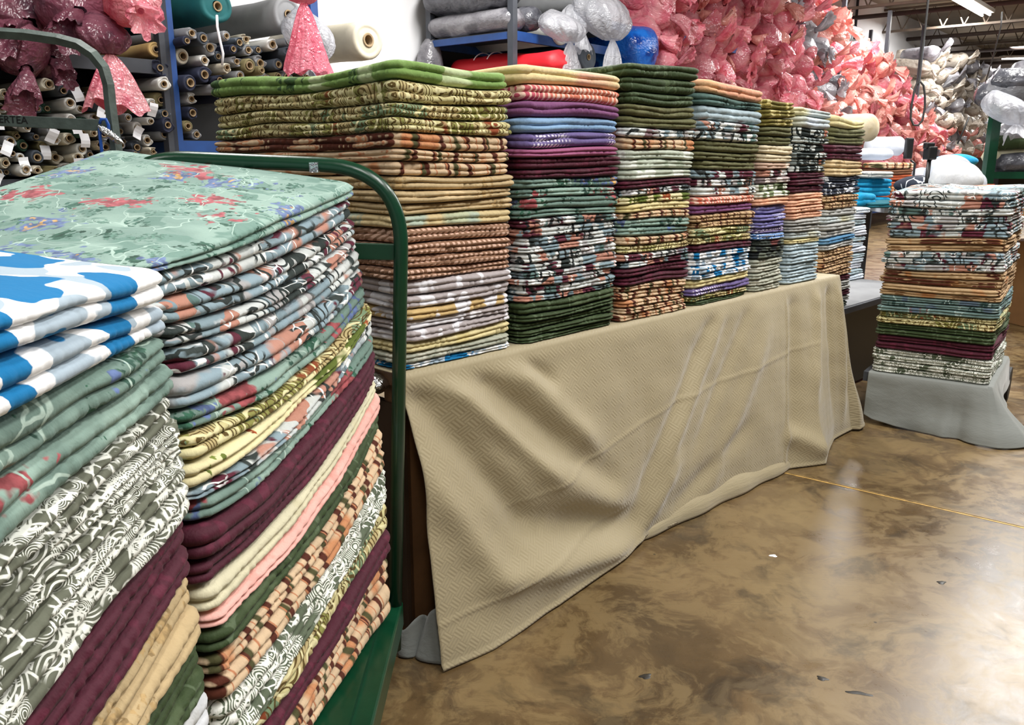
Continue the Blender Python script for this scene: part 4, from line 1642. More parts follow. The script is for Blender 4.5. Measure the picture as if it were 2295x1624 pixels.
# the long rolls whose sides show to the left of the bright blue post
side_rolls = [('roll_gold', 2.19, 0.055), ('roll_navy', 2.07, 0.055), ('roll_white', 1.965, 0.05), ('roll_khaki', 1.865, 0.05), ('roll_slate', 1.775, 0.04),
              ('roll_navy', 1.70, 0.05), ('roll_grey', 1.64, 0.04)]
for i, (mk, z, R) in enumerate(side_rolls):
    p = RP(-0.035 - R * 0.2, 0.03 * ((i * 7) % 3), z)
    place_roll(p, R, mk, 0.95, '%s roll lying lengthwise left of the bright blue post, %s from the top' % (ROLLC[mk], ordw(i + 1)), 'long rolls beside the bright blue post', i * 5, r=0.02)
place_roll(RP(0.38, 0.10, 2.50), 0.125, 'roll_teal', 1.5, 'thick teal fabric roll on top of the bright blue rack', None, 3, r=0.03)
place_roll(RP(-0.25, -0.25, 2.60), 0.12, 'roll_navy', 1.0, 'dark roll behind the top of the bright blue post', None, 6, r=0.03)
place_roll(RP(0.98, 0.08, 2.52), 0.13, 'roll_grey', 1.2, 'thick grey roll with a white tag beside the teal roll', None, 9, tagged=True, r=0.03)
place_roll(RP(0.68, 0.08, 2.67), 0.055, 'roll_cream', 1.2, 'small cream roll between the teal and thick grey rolls', None, 12, r=0.02)
place_roll(RP(1.78, 0.05, 2.42), 0.16, 'roll_cream', 1.2, 'cream roll in clear plastic at the edge of the bare wall', None, 15, r=0.05)


# ------------------------------------------------------------------ plastic bags over roll ends
def bag_meshes(seed, R=0.15, L=1.0, tuft=0.26, seg=30, sag=0.05, twist=0.5, flare=0.8):
    """body of a bagged roll and its knotted tail; axis +x"""
    rng = np.random.default_rng(seed)
    fa, fb = Noise2(rng, 0.3, 0.9, 7), Noise2(rng, 0.8, 2.0, 8)

    def ringpts(x, q, k_amp, cz=0.0, cy=0.0):
        out = []
        for k in range(seg):
            a = 2 * math.pi * k / seg
            ca, sa = math.cos(a), math.sin(a)
            w = fa(np.array(ca * 2 + x * 2.0), np.array(sa * 2)) * 0.6 + abs(float(fb(np.array(ca * 2.0 + x * 3), np.array(sa * 2.0 + x)))) * 0.6 - 0.3
            rad = q * (1 + k_amp * float(w))
            out.append((x + 0.3 * k_amp * q * float(fb(np.array(sa * 2), np.array(ca * 2 + x * 2))), cy + rad * ca, cz + rad * sa))
        return out

    def loft(prof, c0=False, c1=False):
        V, F = [], []
        for (x, q, am, cz, cy) in prof:
            V += ringpts(x, q, am, cz, cy)
        for i in range(len(prof) - 1):
            for k in range(seg):
                k2 = (k + 1) % seg
                F.append((i * seg + k, i * seg + k2, (i + 1) * seg + k2, (i + 1) * seg + k))
        if c0:
            F.append(tuple(range(seg))[::-1])
        if c1:
            F.append(tuple(range((len(prof) - 1) * seg, len(prof) * seg)))
        return V, F
    body = [(-L, R * 0.9, 0.05, 0, 0)]
    nb = 8
    for i in range(1, nb):
        body.append((-L + (L - 0.02) * i / nb, R, 0.05 + 0.05 * i / nb, 0, 0))
    body += [(-0.06, R * 1.06, 0.11, 0, 0), (0.0, R * 1.0, 0.13, 0, 0), (R * 0.28, R * 0.82, 0.14, -sag * 0.2, 0), (R * 0.5, R * 0.52, 0.14, -sag * 0.5, 0),
             (R * 0.68, R * 0.24, 0.15, -sag * 0.8, 0)]
    cx, cz = R * 0.72, -sag
    tail = [(R * 0.62, R * 0.16, 0.1, -sag * 0.8, 0), (cx, R * 0.13, 0.1, cz, 0)]
    cy = 0
    for i in range(1, 7):
        t = i / 6
        tail.append((cx + tuft * t * 0.85, R * (0.14 + flare * t ** 0.8 * 0.62), 0.14 + 0.24 * t, cz - sag * 2.0 * t * t, twist * 0.12 * t))
    return loft(body, True, False), loft(tail)


BAGS = []
for i in range(7):
    (bv, bf), (tv, tf) = bag_meshes(100 + i, R=0.165, L=0.6, tuft=0.11 + 0.04 * (i % 3), twist=(i - 3) * 0.4, sag=0.03 + 0.02 * (i % 3), flare=0.42 + 0.12 * (i % 4))
    mb_ = bpy.data.meshes.new('bagged_roll')
    mb_.from_pydata(bv, [], bf)
    mb_.polygons.foreach_set('use_smooth', [True] * len(mb_.polygons))
    mb_.materials.append(MATS['film_pink'])
    mt_ = bpy.data.meshes.new('knotted_tail')
    mt_.from_pydata(tv, [], tf)
    mt_.polygons.foreach_set('use_smooth', [True] * len(mt_.polygons))
    mt_.materials.append(MATS['film_pink'])
    BAGS.append((mb_, mt_))
rb = random.Random(11)


def place_bag(p, mk, label, group, i=None, sc=(1, 1, 1), rot=None, axis=None, roll=None, tmk=None):
    mb_, mt_ = BAGS[rb.randrange(len(BAGS)) if i is None else i]
    o = bpy.data.objects.new('bagged_roll', mb_)
    COL.objects.link(o)
    o.material_slots[0].link = 'OBJECT'
    o.material_slots[0].material = MATS[mk]
    o.location = p
    o.scale = sc
    o.rotation_euler = (rb.uniform(0, 6.28) if roll is None else roll, rb.uniform(-0.05, 0.18) if rot is None else rot, (ANG_N if axis is None else axis) + (rb.uniform(-0.3, 0.3) if axis is None else 0))
    t = bpy.data.objects.new('knotted_tail', mt_)
    COL.objects.link(t)
    t.material_slots[0].link = 'OBJECT'
    t.material_slots[0].material = MATS[tmk or mk]
    t.parent = o
    tag(o, label, 'bagged roll', group)
    return o


FILMW = {'film_pink': 'pink', 'film_peach': 'peach pink', 'film_grey': 'grey', 'film_charcoal': 'charcoal', 'film_beige': 'beige', 'film_clear': 'clear', 'film_pink_dark': 'dark pink', 'film_blue': 'blue'}
# the heap of pink bags: rows from the top, places counted from the left
heap = []
row = 0
z = 5.0 - 0.15
while z > 0.9:
    row += 1
    s = 6.0 + (0.2 if row % 2 else 0.0)
    col_ = 0
    while s < 21.0:
        ztop = np.interp(s, [5.8, 7.0, 9.0, 11.0, 12.4, 13.6, 14.8, 16.0, 17.2, 18.4, 20.5], [3.4, 4.9, 4.95, 4.7, 3.95, 3.6, 3.45, 3.15, 2.8, 2.35, 1.7])
        step = 0.40 if s < 12 else 0.46
        if z < ztop:
            k = 1.0 if s < 12 else 1.12
            ss, zz = s + rb.uniform(-0.08, 0.08), z + rb.uniform(-0.06, 0.06)
            outw = rb.uniform(-0.3, 0.12) + 0.10 * (5 - z) * 0.6
            p = RP(ss, outw, zz)
            if visible(p, 30):
                col_ += 1
                heap.append((p, row, col_, ss, zz))
        s += step
    z -= 0.285
for (p, row, c_, ss, zz) in heap:
    x, y = proj(p)
    grey = abs(ss - (9.6 + (4.4 - zz) * 1.35)) < 0.36 and zz > 1.4
    if grey:
        mk = rb.choice(['film_grey', 'film_charcoal', 'film_grey'])
    else:
        mk = 'film_peach' if (x > 1820 and rb.random() < 0.6) or rb.random() < 0.12 else 'film_pink'
    f = rb.uniform(1.0, 1.45)
    place_bag(p, mk, '%s plastic-bagged roll, %s from the left in row %s of the heap' % (FILMW[mk], ordw(c_), NUM[row] if row < 15 else ORD[row]), 'bagged rolls of the great pink heap', sc=(rb.uniform(1.0, 1.5), f, f))

# behind it: the pile of beige and grey bags
row = 0
z = 4.05
while z > 1.4:
    row += 1
    s = 18.6
    c_ = 0
    while s < 26.5:
        p = RP(s + rb.uniform(-0.1, 0.1), rb.uniform(-0.2, 0.3), z + rb.uniform(-0.06, 0.06))
        x, y = proj(p)
        ztop = np.interp(s, [18, 20, 26.5], [3.7, 3.95, 4.0])
        if visible(p, 20) and z < ztop and x < 2235:
            c_ += 1
            mk = rb.choice(['film_beige', 'film_beige', 'film_beige', 'film_grey']) if not (z < 2.1 and rb.random() < 0.35) else 'film_peach'
            f = rb.uniform(1.0, 1.3)
            place_bag(p, mk, '%s plastic-bagged roll, %s from the left in row %s of the far pile' % (FILMW[mk], ordw(c_), NUM[row]), 'bagged rolls of the far beige pile', sc=(f * 1.1, f, f))
        s += 0.66
    z -= 0.34
# dark wrapped rolls lying on top of the far pile
for i, (px, py, Y) in enumerate([(2105, 158, 22.5), (2085, 196, 21.5), (2150, 160, 23.6)]):
    p = at_Y(px, py, Y)
    place_bag(p, 'film_charcoal', 'charcoal plastic-wrapped roll lying on the far pile, %s from the left' % ORD[[2, 1, 3][i]], 'dark rolls on the far pile', sc=(2.2, 1.1, 1.1), rot=0.02, axis=math.atan2(w_dir[1], w_dir[0]) - 1.1, tmk='film_clear')

# left: large dark pink bags on the upper shelf
for i, (px, py, out, f, mk, rt, ax, lb) in enumerate([
        (35, 45, 0.05, 1.25, 'film_pink_dark', 0.15, 0.0, 'dark mauve bagged roll at the upper left edge'),
        (150, 18, 0.10, 1.15, 'film_pink_dark', 0.1, 0.2, 'dark mauve bagged roll above the corner of the grey-green frame'),
        (15, 125, 0.22, 0.95, 'film_pink_dark', 0.6, 0.1, 'dark mauve bag sagging behind the grey-green rail at the left edge'),
        (262, 22, 0.25, 0.85, 'film_pink', 0.2, 0.3, 'crumpled pink bag beside the teal and navy rolls'),
        (120, 120, -0.1, 0.9, 'film_pink_dark', 0.1, 0.1, 'dark pink bagged roll just above the narrow tube rolls'),
]):
    Yp = 5.35
    p = at_Y(px, py, Yp) + n_dir * out
    place_bag(p, mk, lb, None, i=i, sc=(f * 0.9, f, f), rot=rt, axis=ANG_N - ax, roll=0.0)


def hanging_bag(name, p, R, neck_dz, tail_len, tail_w, mk, label, seed, lean=0.0, bmk=None, facing=ANG_N):
    """a bag whose knotted mouth hangs down: bulb, pinched neck, wide crumpled tail"""
    rng = np.random.default_rng(seed)
    root = empty(name, p, (0, 0, facing))
    nf = Noise1(rng, 0.5, 1.8, 6)
    ng = Noise1(rng, 1.0, 3.0, 6)
    seg = 72

    def loft(prof, nm, mat):
        V, F = [], []
        for (x, z, ry, rx, am) in prof:
            for k in range(seg):
                a = 2 * math.pi * k / seg
                wv = abs(math.sin(a * 7 + seed + math.sin(a * 3) * 1.3)) * 0.6 + 0.5 * float(nf(np.array(a * 1.0 + z * 2)))
                q = 1 + am * (wv - 0.4)
                V.append((x + rx * q * math.sin(a), ry * q * math.cos(a) + lean * (p[2] - 0) * 0 + lean * (-z), z + (0.30 * max(0, ry - 0.03) * (0.55 * float(nf(np.array(a * 0.8 + 3))) + 0.45 * math.sin(2.0 * a + seed)) if rim[0] else am * 0.1 * ry * float(ng(np.array(a * 2.0))))))
        for i in range(len(prof) - 1):
            for k in range(seg):
                k2 = (k + 1) % seg
                F.append((i * seg + k, i * seg + k2, (i + 1) * seg + k2, (i + 1) * seg + k))
        return link(nm, V, F, mat, root)
    rim = [False]
    b = []
    for i in range(11):
        t = i / 10
        a = math.pi * t * 0.93
        q = math.sin(a) ** 0.75 if t > 0 else 0.02
        b.append((-R * 0.6 + R * 0.9 * t, R * 0.75 - (R * 0.75 + neck_dz) * t, max(0.02, R * q), max(0.02, R * 0.8 * q), 0.05 + 0.10 * t))
    loft(b, 'bag_body', MATS[bmk or mk])
    tl = []
    for i in range(11):
        t = i / 10
        tl.append((R * 0.32 + 0.02 * t, -neck_dz - tail_len * t, 0.022 + tail_w * t ** 0.75, 0.02 + tail_w * 0.33 * t ** 0.7, 0.22 - 0.05 * t))
    rim[0] = True
    loft(tl, 'bag_tail', MATS[mk])
    tag(root, label, 'plastic bag')
    return root


hanging_bag('plastic_bag', at_Y(205, 75, 5.30) + n_dir * 0.15, 0.16, 0.13, 0.30, 0.17, 'film_pink', 'dark pink bag with a wide knotted tail hanging beside the grey-green post', 3, bmk='film_pink_dark')
hanging_bag('plastic_bag', at_Y(612, 0, 6.35) + n_dir * 0.30, 0.14, 0.06, 0.46, 0.17, 'film_pink_sheer', 'bright pink bag tied and hanging at the end of the bright blue rack', 5)
hanging_bag('plastic_bag', at_Y(676, 62, 6.75) + n_dir * 0.10, 0.20, 0.25, 0.10, 0.10, 'film_clear', 'clear bag around the cream roll at the edge of the bare wall', 8)

# rack at the centre: grey wrapped rolls lying across, a red roll, white and blue bags
AX = ANG_N


def lying(p, R, L, mk, label, seed, nm='wrapped_roll', rot=0.0, sq=0.8, axis=None):
    rng = np.random.default_rng(seed)
    na, nb2 = Noise2(rng, 0.4, 1.2, 7), Noise2(rng, 2, 4, 7)
    seg, nx = 40, 26
    V, F = [], []
    for i in range(nx):
        t = i / (nx - 1)
        x = -L * (1 - t)
        e = min(1.0, (1 - t) * L / (R * 0.8), t * L / (R * 0.8) + 0.3)
        q = R * (max(0.0, 1 - (1 - e) ** 2)) ** 0.5
        q = max(q, 0.01)
        for k in range(seg):
            a = 2 * math.pi * k / seg
            w = 1 + 0.07 * float(na(np.array(x * 1.5), np.array(math.cos(a) + a * 0.2))) + 0.02 * abs(float(nb2(np.array(x), np.array(math.sin(a)))))
            V.append((x, q * w * math.cos(a), q * w * math.sin(a) * sq))
    for i in range(nx - 1):
        for k in range(seg):
            k2 = (k + 1) % seg
            F.append((i * seg + k, i * seg + k2, (i + 1) * seg + k2, (i + 1) * seg + k))
    F.append(tuple(range(seg))[::-1])
    F.append(tuple(range((nx - 1) * seg, nx * seg)))
    o = link(nm, V, F, MATS[mk])
    o.location = p
    o.rotation_euler = (0, rot, AX if axis is None else axis)
    tag(o, label, 'wrapped roll')
    return o


lying(RP(3.78, 0.05, 2.70 + 0.12), 0.15, 1.2, 'film_grey', 'flattened grey plastic-wrapped roll on the blue shelf beam', 3, sq=0.75)
lying(RP(3.80, -0.02, 2.70 + 0.40), 0.22, 1.15, 'film_charcoal', 'thick mauve-grey wrapped roll on top in the centre rack', 4, sq=0.8)
lying(RP(4.02, 0.10, 2.70 + 0.14), 0.15, 1.2, 'film_charcoal', 'dark wrapped roll behind the flattened one on the blue shelf', 6)
lying(RP(3.70, -1.02, 2.25), 0.16, 0.25, 'film_grey', 'grey plastic bundle squeezed between the wall and the centre rack', 5, sq=3.2)
rd = lying(RP(4.05, 0.42, 2.39), 0.17, 1.5, 'red_cloth', 'bright red fabric roll sticking out below the blue shelf', 7, nm='red_fabric_roll', sq=0.85)
rd['category'] = 'fabric roll'
for xx in (-1.12, -0.93):
    pts_ = [(xx + 0.02, 0.205 * math.cos(a), 0.175 * math.sin(a)) for a in np.linspace(-0.5, 2.6, 14)]
    MB().tube(pts_, 0.006, 6).build('white_tie', MATS['paper'], rd, smooth=True)
lying(RP(3.72, 0.20, 2.25), 0.10, 0.9, 'film_peach', 'pale pink bundle under the bright red roll', 12)
hanging_bag('plastic_bag', RP(4.15, 0.30, 2.74), 0.26, 0.14, 0.48, 0.20, 'film_clear', 'clear bag tied in a star knot right of the centre rack post', 12)
hanging_bag('plastic_bag', RP(4.85, 0.32, 3.02), 0.34, 0.33, 0.50, 0.20, 'film_clear', 'largest clear bag hanging over a dark roll left of the blue bag', 14)
hanging_bag('plastic_bag', RP(4.65, 0.12, 2.92), 0.18, 0.16, 0.18, 0.12, 'film_clear', 'clear bag at the top edge just left of the largest clear bag', 21)
for i, (s_, z_, mk, nm_) in enumerate([(4.45, 2.78, 'roll_white', 'white'), (4.95, 2.55, 'roll_slate', 'slate'), (5.25, 2.95, 'roll_slate', 'slate'), (4.85, 3.15, 'roll_grey', 'grey')]):
    place_roll(RP(s_, 0.05, z_), 0.16, mk, 1.1, '%s thick roll inside the clear bags, %s from the left' % (nm_, ordw(i + 1)), 'thick rolls inside the clear bags', i * 3, r=0.03)
bl = lying(RP(5.75, 0.40, 2.63), 0.27, 0.9, 'film_blue', 'vivid blue plastic bag bulging between clear and pink bags', 15, nm='blue_plastic_bag', sq=1.12, rot=0.12)
bl['category'] = 'plastic bag'

# ------------------------------------------------------------------ grey-green trolley frame behind the green one
gg = empty('grey_green_trolley', (0, 0, 0))
tag(gg, 'empty grey-green trolley frame in front of the left rack', 'trolley')
YG = 3.3


def G(px, py):
    return at_Y(px, py, YG)


pa, pb, pc, pd_ = G(-160, 66), G(205, 98), G(246, 160), G(275, 380)
path = [pa, G(-60, 70), G(60, 78), G(130, 88), G(175, 100), G(208, 122), G(232, 152), G(243, 190), G(248, 240), G(256, 300), G(264, 350), G(272, 420)]
low = Vector((path[-1][0] + 0.02, YG, 0.15))
MB().tube(path + [low], 0.021, 4).build('frame_tube', MATS['grey_green_paint'], gg)
zb_ = G(100, 272)
MB().beam(G(-160, 262), G(250, 282), 0.02, 0.042).build('cross_bar', MATS['grey_green_paint'], gg, bevel=0.002)
MB().box((G(-160, 300)[0], YG - 1.2, 0.14), (low[0] + 0.03, YG + 0.03, 0.2)).build('deck', MATS['grey_green_paint'], gg)
MB().tube([(low[0] - 0.05, YG - 0.05, 0.06), (low[0] - 0.01, YG - 0.05, 0.06)], 0.06, 18).build('caster', MATS['rubber'], gg)
MB().tube([(low[0] - 0.05, YG - 1.1, 0.06), (low[0] - 0.01, YG - 1.1, 0.06)], 0.06, 18).build('caster', MATS['rubber'], gg)
cu = bpy.data.curves.new('lettering', 'FONT')
cu.body = 'FERTEA'
cu.size = 0.038
cu.extrude = 0.0004
cu.align_x = 'CENTER'
cu.align_y = 'CENTER'
cu.materials.append(MATS['black_metal'])
tmp_ = bpy.data.objects.new('lettering', cu)
COL.objects.link(tmp_)
bpy.context.view_layer.update()
me_ = bpy.data.meshes.new_from_object(tmp_.evaluated_get(bpy.context.evaluated_depsgraph_get()))
bpy.data.objects.remove(tmp_)
lt_ = bpy.data.objects.new('lettering', me_)
COL.objects.link(lt_)
q = G(28, 268)
lt_.location = (q[0], YG - 0.0125, q[2] - 0.001)
lt_.rotation_euler = (math.pi / 2, 0.045, 0)
lt_.parent = gg
# blue strap and foil tied to it
MB().tube([G(232, 277) + Vector((0, -0.03, 0)), G(237, 268) + Vector((0, -0.035, 0)), G(247, 268) + Vector((0, -0.035, 0)), G(251, 280) + Vector((0, -0.03, 0)), G(252, 292) + Vector((0, -0.03, 0))], 0.006, 8).build('strap_hook', MATS['blue_cord'], gg, smooth=True)
MB().tube([G(232, 282) + Vector((0, -0.03, 0)), G(233, 310) + Vector((0, -0.03, 0)), G(238, 350) + Vector((0, -0.03, 0)), G(238, 420) + Vector((0, -0.03, 0))], 0.006, 8).build('strap', MATS['blue_cord'], gg, smooth=True)
ff = crumple('foil_twist', MATS['foil'], 0.020, G(259, 303) + Vector((0, -0.04, 0)), 8, (2.6, 0.7, 0.75))
ff.rotation_euler = (0, math.radians(38), 0)
tag(ff, 'twisted strip of silver foil tied to the grey-green trolley', 'foil')
MB().tube([at_Y(486, 35, 5.6), at_Y(487, 60, 5.55), at_Y(493, 90, 5.55), at_Y(500, 120, 5.55), at_Y(498, 146, 5.55)], 0.008, 8).build('dangling_twine', MATS['paper'], None, smooth=True)
bpy.data.objects['dangling_twine']['label'] = 'white cord dangling in front of the tube rolls'
bpy.data.objects['dangling_twine']['category'] = 'cord'

# ------------------------------------------------------------------ sewing corner behind the tall pile
stb = empty('sewing_table', at_z(2060, 520, 0.95) * 0)
tag(stb, 'cluttered sewing table behind the square pile', 'table')
SY = 7.4
tx0, tx1 = at_Y(1925, 420, SY)[0], at_Y(2200, 420, SY)[0]
SZ = 1.10
MB().box((tx0, SY - 0.55, SZ - 0.05), (tx1, SY + 0.75, SZ)).build('tabletop', MATS['white_plain'], stb)
for xx in (tx0 + 0.35, tx1 - 0.1):
    for yy in (SY - 0.5, SY + 0.65):
        MB().box((xx, yy, 0), (xx + 0.05, yy + 0.05, SZ - 0.05)).build('leg', MATS['dark_steel'], stb)


def fold_pile(px, Y, z0, n, wd, dp, th, mats, label, cat='folded cloth', ang=0.3, group=None, descs=None, wav=0.003):
    c0 = at_Y(px, 400, Y)
    ax = Vector((math.cos(ang), math.sin(ang), 0))
    zz = [z0 + th * (n - i) for i in range(n + 1)]
    rng = random.Random(int(px))
    for i in range(n):
        zt_, zb2 = zz[i], zz[i + 1]
        ph = rng.uniform(0, 6)
        o = quilt('folded_cloth', MATS[mats[i % len(mats)]], wd, dp, lambda x, y, q=zb2: q + 0 * x, lambda x, y, q=zt_, ph=ph: q + 0.006 * np.sin(x * 9 + ph) - 0.002,
                  int(px) * 7 + i, r=0.04, fine=0.03, seen=(True, True, False, True))
        o.location = (c0[0], c0[1], 0)
        o.rotation_euler = (0, 0, ang + rng.uniform(-0.06, 0.06))
        tag(o, (descs[i] if descs else '%s, %s from the top' % (label, ordw(i + 1))), cat, group or label + 's')


fold_pile(1950, 7.0, SZ, 3, 0.24, 0.35, 0.072, ['turquoise'], 'turquoise folded cloth beside the cream-topped tall pile', ang=0.25)
fold_pile(1952, 6.6, SZ, 1, 0.42, 0.3, 0.05, ['teal'], 'teal folded cloth under the turquoise ones', ang=0.15, descs=['teal folded cloth in front of the turquoise ones'])
fold_pile(1980, 8.2, SZ, 6, 0.33, 0.4, 0.055, ['tan_bars', 'brown_cloth', 'rust_cloth', 'rust_cloth', 'tan_bars', 'rust_cloth'], 'brown and rust folded cloth under the white roll', ang=0.2)
fold_pile(1958, 6.9, SZ + 0.22, 1, 0.20, 0.3, 0.06, ['pastel_grey'], 'x', descs=['grey folded cloth lying on the turquoise pile'], group='loose grey cloth')
wr = lying(at_Y(2026, 327, 8.0), 0.085, 0.36, 'white_plain', 'fat white roll lying on the rust and brown cloths', 31, nm='white_fabric_roll', axis=0.1, sq=1.0)
wr2 = lying(at_Y(1998, 345, 7.7), 0.10, 0.5, 'white_plain', 'pale lilac folded bolt beneath the fat white roll', 32, nm='pale_fabric_bolt', axis=0.1, sq=0.5)
cb_ = lying(at_Y(1968, 286, 6.4), 0.10, 0.3, 'ecru', 'round cream bolster behind the top of the tall pile', 33, nm='cream_bolster', axis=-0.8, sq=1.0)
for o_ in (wr, wr2, cb_):
    o_['category'] = 'fabric roll'
bd = crumple('quilted_bundle', MATS['white_quilt'], 0.20, at_Y(2142, 402, 6.6), 41, (0.95, 0.9, 0.68), amp=0.16)
tag(bd, 'puffy white quilted bundle on the sewing table', 'bundle')
bd2 = crumple('lilac_bundle', MATS['white_plain'], 0.22, at_Y(2125, 388, 7.5), 42, (0.9, 0.8, 0.7), amp=0.12)
tag(bd2, 'pale blue padded bundle behind the white quilted one', 'bundle')
bd3 = crumple('turquoise_cloth', MATS['turquoise'], 0.15, at_Y(2140, 362, 7.9), 43, (1.3, 0.8, 0.45), amp=0.15)
tag(bd3, 'turquoise cloth heaped behind the pale bundles', 'cloth')
bd4 = crumple('print_bundle', MATS['navy_white'], 0.17, at_Y(2065, 415, 6.9), 44, (1.2, 0.8, 0.45), amp=0.15)
tag(bd4, 'navy and white printed cloth bundle by the lamp pole', 'cloth')
wr3 = lying(at_Y(2205, 412, 6.8), 0.08, 0.3, 'white_plain', 'narrow white roll right of the quilted bundle', 36, nm='white_fabric_roll', axis=0.2, sq=1.0)
wr3['category'] = 'fabric roll'
wr4 = lying(at_Y(2068, 375, 8.6), 0.09, 0.35, 'white_plain', 'white tube standing on the sewing table behind the pole', 37, nm='white_fabric_roll', axis=0, sq=1.0, rot=-1.5)
wr4['category'] = 'fabric roll'
pl = empty('lamp_pole', at_Y(2075, 425, 6.7))
tag(pl, 'black sewing lamp pole standing among the cloths', 'lamp')
base = at_Y(2075, 425, 6.7)
hp = at_Y(2076, 352, 6.7)
hh_ = hp[2] - base[2]
MB().tube([(0, 0, SZ - base[2]), (0, 0, hh_)], 0.016, 10).build('pole', MATS['black_metal'], pl, smooth=True)
MB().tube([(0, 0, SZ - base[2]), (0, 0, SZ - base[2] + 0.015)], 0.07, 18).build('base', MATS['black_metal'], pl, smooth=False)
hd_ = MB()
hd_.box((-0.035, -0.05, hh_ - 0.02), (0.035, 0.05, hh_ + 0.08))
hd_.box((-0.05, -0.03, hh_ + 0.06), (0.02, 0.03, hh_ + 0.11))
hd_.build('head', MATS['black_metal'], pl, bevel=0.01)
pl2 = empty('black_clamp', at_Y(2036, 335, 7.6))
tag(pl2, 'small black clamp lamp above the rust cloths', 'lamp')
MB().box((-0.03, -0.03, -0.08), (0.03, 0.03, 0.10)).build('head', MATS['black_metal'], pl2, bevel=0.01)
MB().tube([(0.03, 0, -0.09), (0.07, 0, -0.12), (0.07, 0, SZ - at_Y(2036, 335, 7.6)[2])], 0.010, 8).build('stem', MATS['black_metal'], pl2, smooth=True)
# hanging cable with a loop
cb = MB()
YC = 9.0
cab = [(2083, -90), (2080, 0), (2074, 60), (2066, 120), (2060, 175), (2050, 200), (2043, 235), (2041, 265), (2047, 280), (2058, 281), (2067, 270), (2073, 240), (2073, 215), (2070, 192), (2062, 182), (2056, 190)]
cp = [at_Y(x, y, YC) for x, y in cab]
cp[0].z = CEIL
cb.tube(cp, 0.011, 8)
c_ = cb.build('power_cable', MATS['cable'], None, smooth=True)
tag(c_, 'dark power cable hanging in a loop in front of the pink heap', 'cable')
ch = [at_Y(2246, 26, 12.0), at_Y(2243, 60, 12.0), at_Y(2225, 130, 12.2), at_Y(2210, 180, 12.4), at_Y(2200, 215, 12.5)]
c_ = MB().tube(ch, 0.009, 6).build('lamp_chain', MATS['cable'], None, smooth=True)
tag(c_, 'thin pull cord hanging from the joist right of the fluorescent lamp', 'cable')
ch = [at_Y(2172, 262, 7.8), at_Y(2160, 290, 7.8), at_Y(2146, 322, 7.8)]
c_ = MB().tube(ch, 0.008, 6).build('thin_rod', MATS['cable'], None, smooth=True)
tag(c_, 'thin dark rod slanting in front of the far beige pile', 'rod')

# pile of pale folded checked cloth between the tall pile and the square pile
nP = 13
zP = at_Y(1940, 468, 6.3)[2]
zQ = LOWT
fold_pile(1922, 6.3, zQ, nP, 0.27, 0.30, (zP - zQ) / nP, ['striped_pastel', 'white_plain', 'light_blue'], 'pale checked folded cloth in the gap before the square pile', ang=0.75)
fold_pile(1936, 6.6, zP, 1, 0.22, 0.3, 0.10, ['turquoise'], 'x', descs=['turquoise cloth topping the pale checked stack'], group='turquoise top cloth', ang=0.6)

# ------------------------------------------------------------------ green rack of wrapped rolls at the right edge
gr = empty('green_rack', (0, 0, 0))
tag(gr, 'green steel rack with orange feet at the right edge', 'rack')
YR = 7.0
gx = at_Y(2231, 300, YR)[0]
zt_ = at_Y(2231, 232, YR)[2]
MB().box((gx - 0.035, YR, 0), (gx + 0.035, YR + 0.07, zt_)).build('post', MATS['green_paint'], gr)
MB().box((gx - 0.045, YR - 0.01, 0), (gx + 0.045, YR + 0.08, at_Y(2231, 412, YR)[2])).build('foot', MATS['orange_plastic'], gr)
zbm = at_Y(2231, 392, YR)[2]
MB().box((gx, YR + 0.01, zbm - 0.03), (gx + 1.6, YR + 0.06, zbm + 0.025)).build('beam', MATS['green_paint'], gr)
MB().box((gx + 1.55, YR, 0), (gx + 1.62, YR + 0.07, zt_)).build('post', MATS['green_paint'], gr)
lowp = MB().box((gx + 0.03, YR + 0.02, zbm - 0.34), (gx + 1.6, YR + 1.2, zbm - 0.14)).build('shelf_panel', MATS['cardboard'], gr)
RW = [('film_charcoal', 0.125, 2215, 372, 'mauve-grey wrapped roll lowest on the green rack', 0.55),
      ('cream_plain', 0.10, 2200, 352, 'pale sage roll second from the bottom of the green rack', 0.45),
      ('film_beige', 0.10, 2235, 345, 'off-white wrapped roll third from the bottom of the green rack', 0.7),
      ('dark_green', 0.08, 2212, 322, 'dark olive roll in the middle of the green rack', 0.5),
      ('film_grey', 0.13, 2232, 300, 'grey clear-wrapped roll at the height of the post top', 0.7),
      ('film_charcoal', 0.15, 2190, 215, 'black wrapped roll jutting left over the green rack', 0.5),
      ('film_charcoal', 0.12, 2222, 182, 'charcoal wrapped roll above the jutting black one', 0.5),
      ('film_clear', 0.16, 2212, 200, 'clear film over the charcoal rolls on the green rack', 0.5),
      ('film_grey', 0.14, 2268, 165, 'topmost pale wrapped roll on the green rack', 0.5)]
for i, (mk, R, px, py, lb, dep) in enumerate(RW):
    p = at_Y(px, py, YR + 0.1 + 0.05 * (i % 3))
    o = lying(p, R, 1.9, mk, lb, 60 + i, sq=0.72, axis=math.pi + 0.12 + 0.05 * (i % 3 - 1), rot=0.06)
hanging_bag('plastic_bag', at_Y(2262, 245, YR - 0.08), 0.20, 0.12, 0.10, 0.22, 'film_clear', 'loose clear film bag draped over the green rack post', 71)
bx = MB().box((-0.25, -0.2, 0), (0.35, 0.2, 0.75)).build('cardboard_box', MATS['cardboard'], None, bevel=0.004)
bx.location = at_z(2300, 735, 0) + Vector((0.22, 0.3, 0))
bx.rotation_euler = (0, 0, 0.2)
tag(bx, 'tall brown cardboard box at the right edge', 'box')
bin_ = MB()
bin_.box((-0.12, -0.12, 0.1), (0.12, 0.12, 0.16))
# ------------------------------------------------------------------ roof joists, pipes and lamps


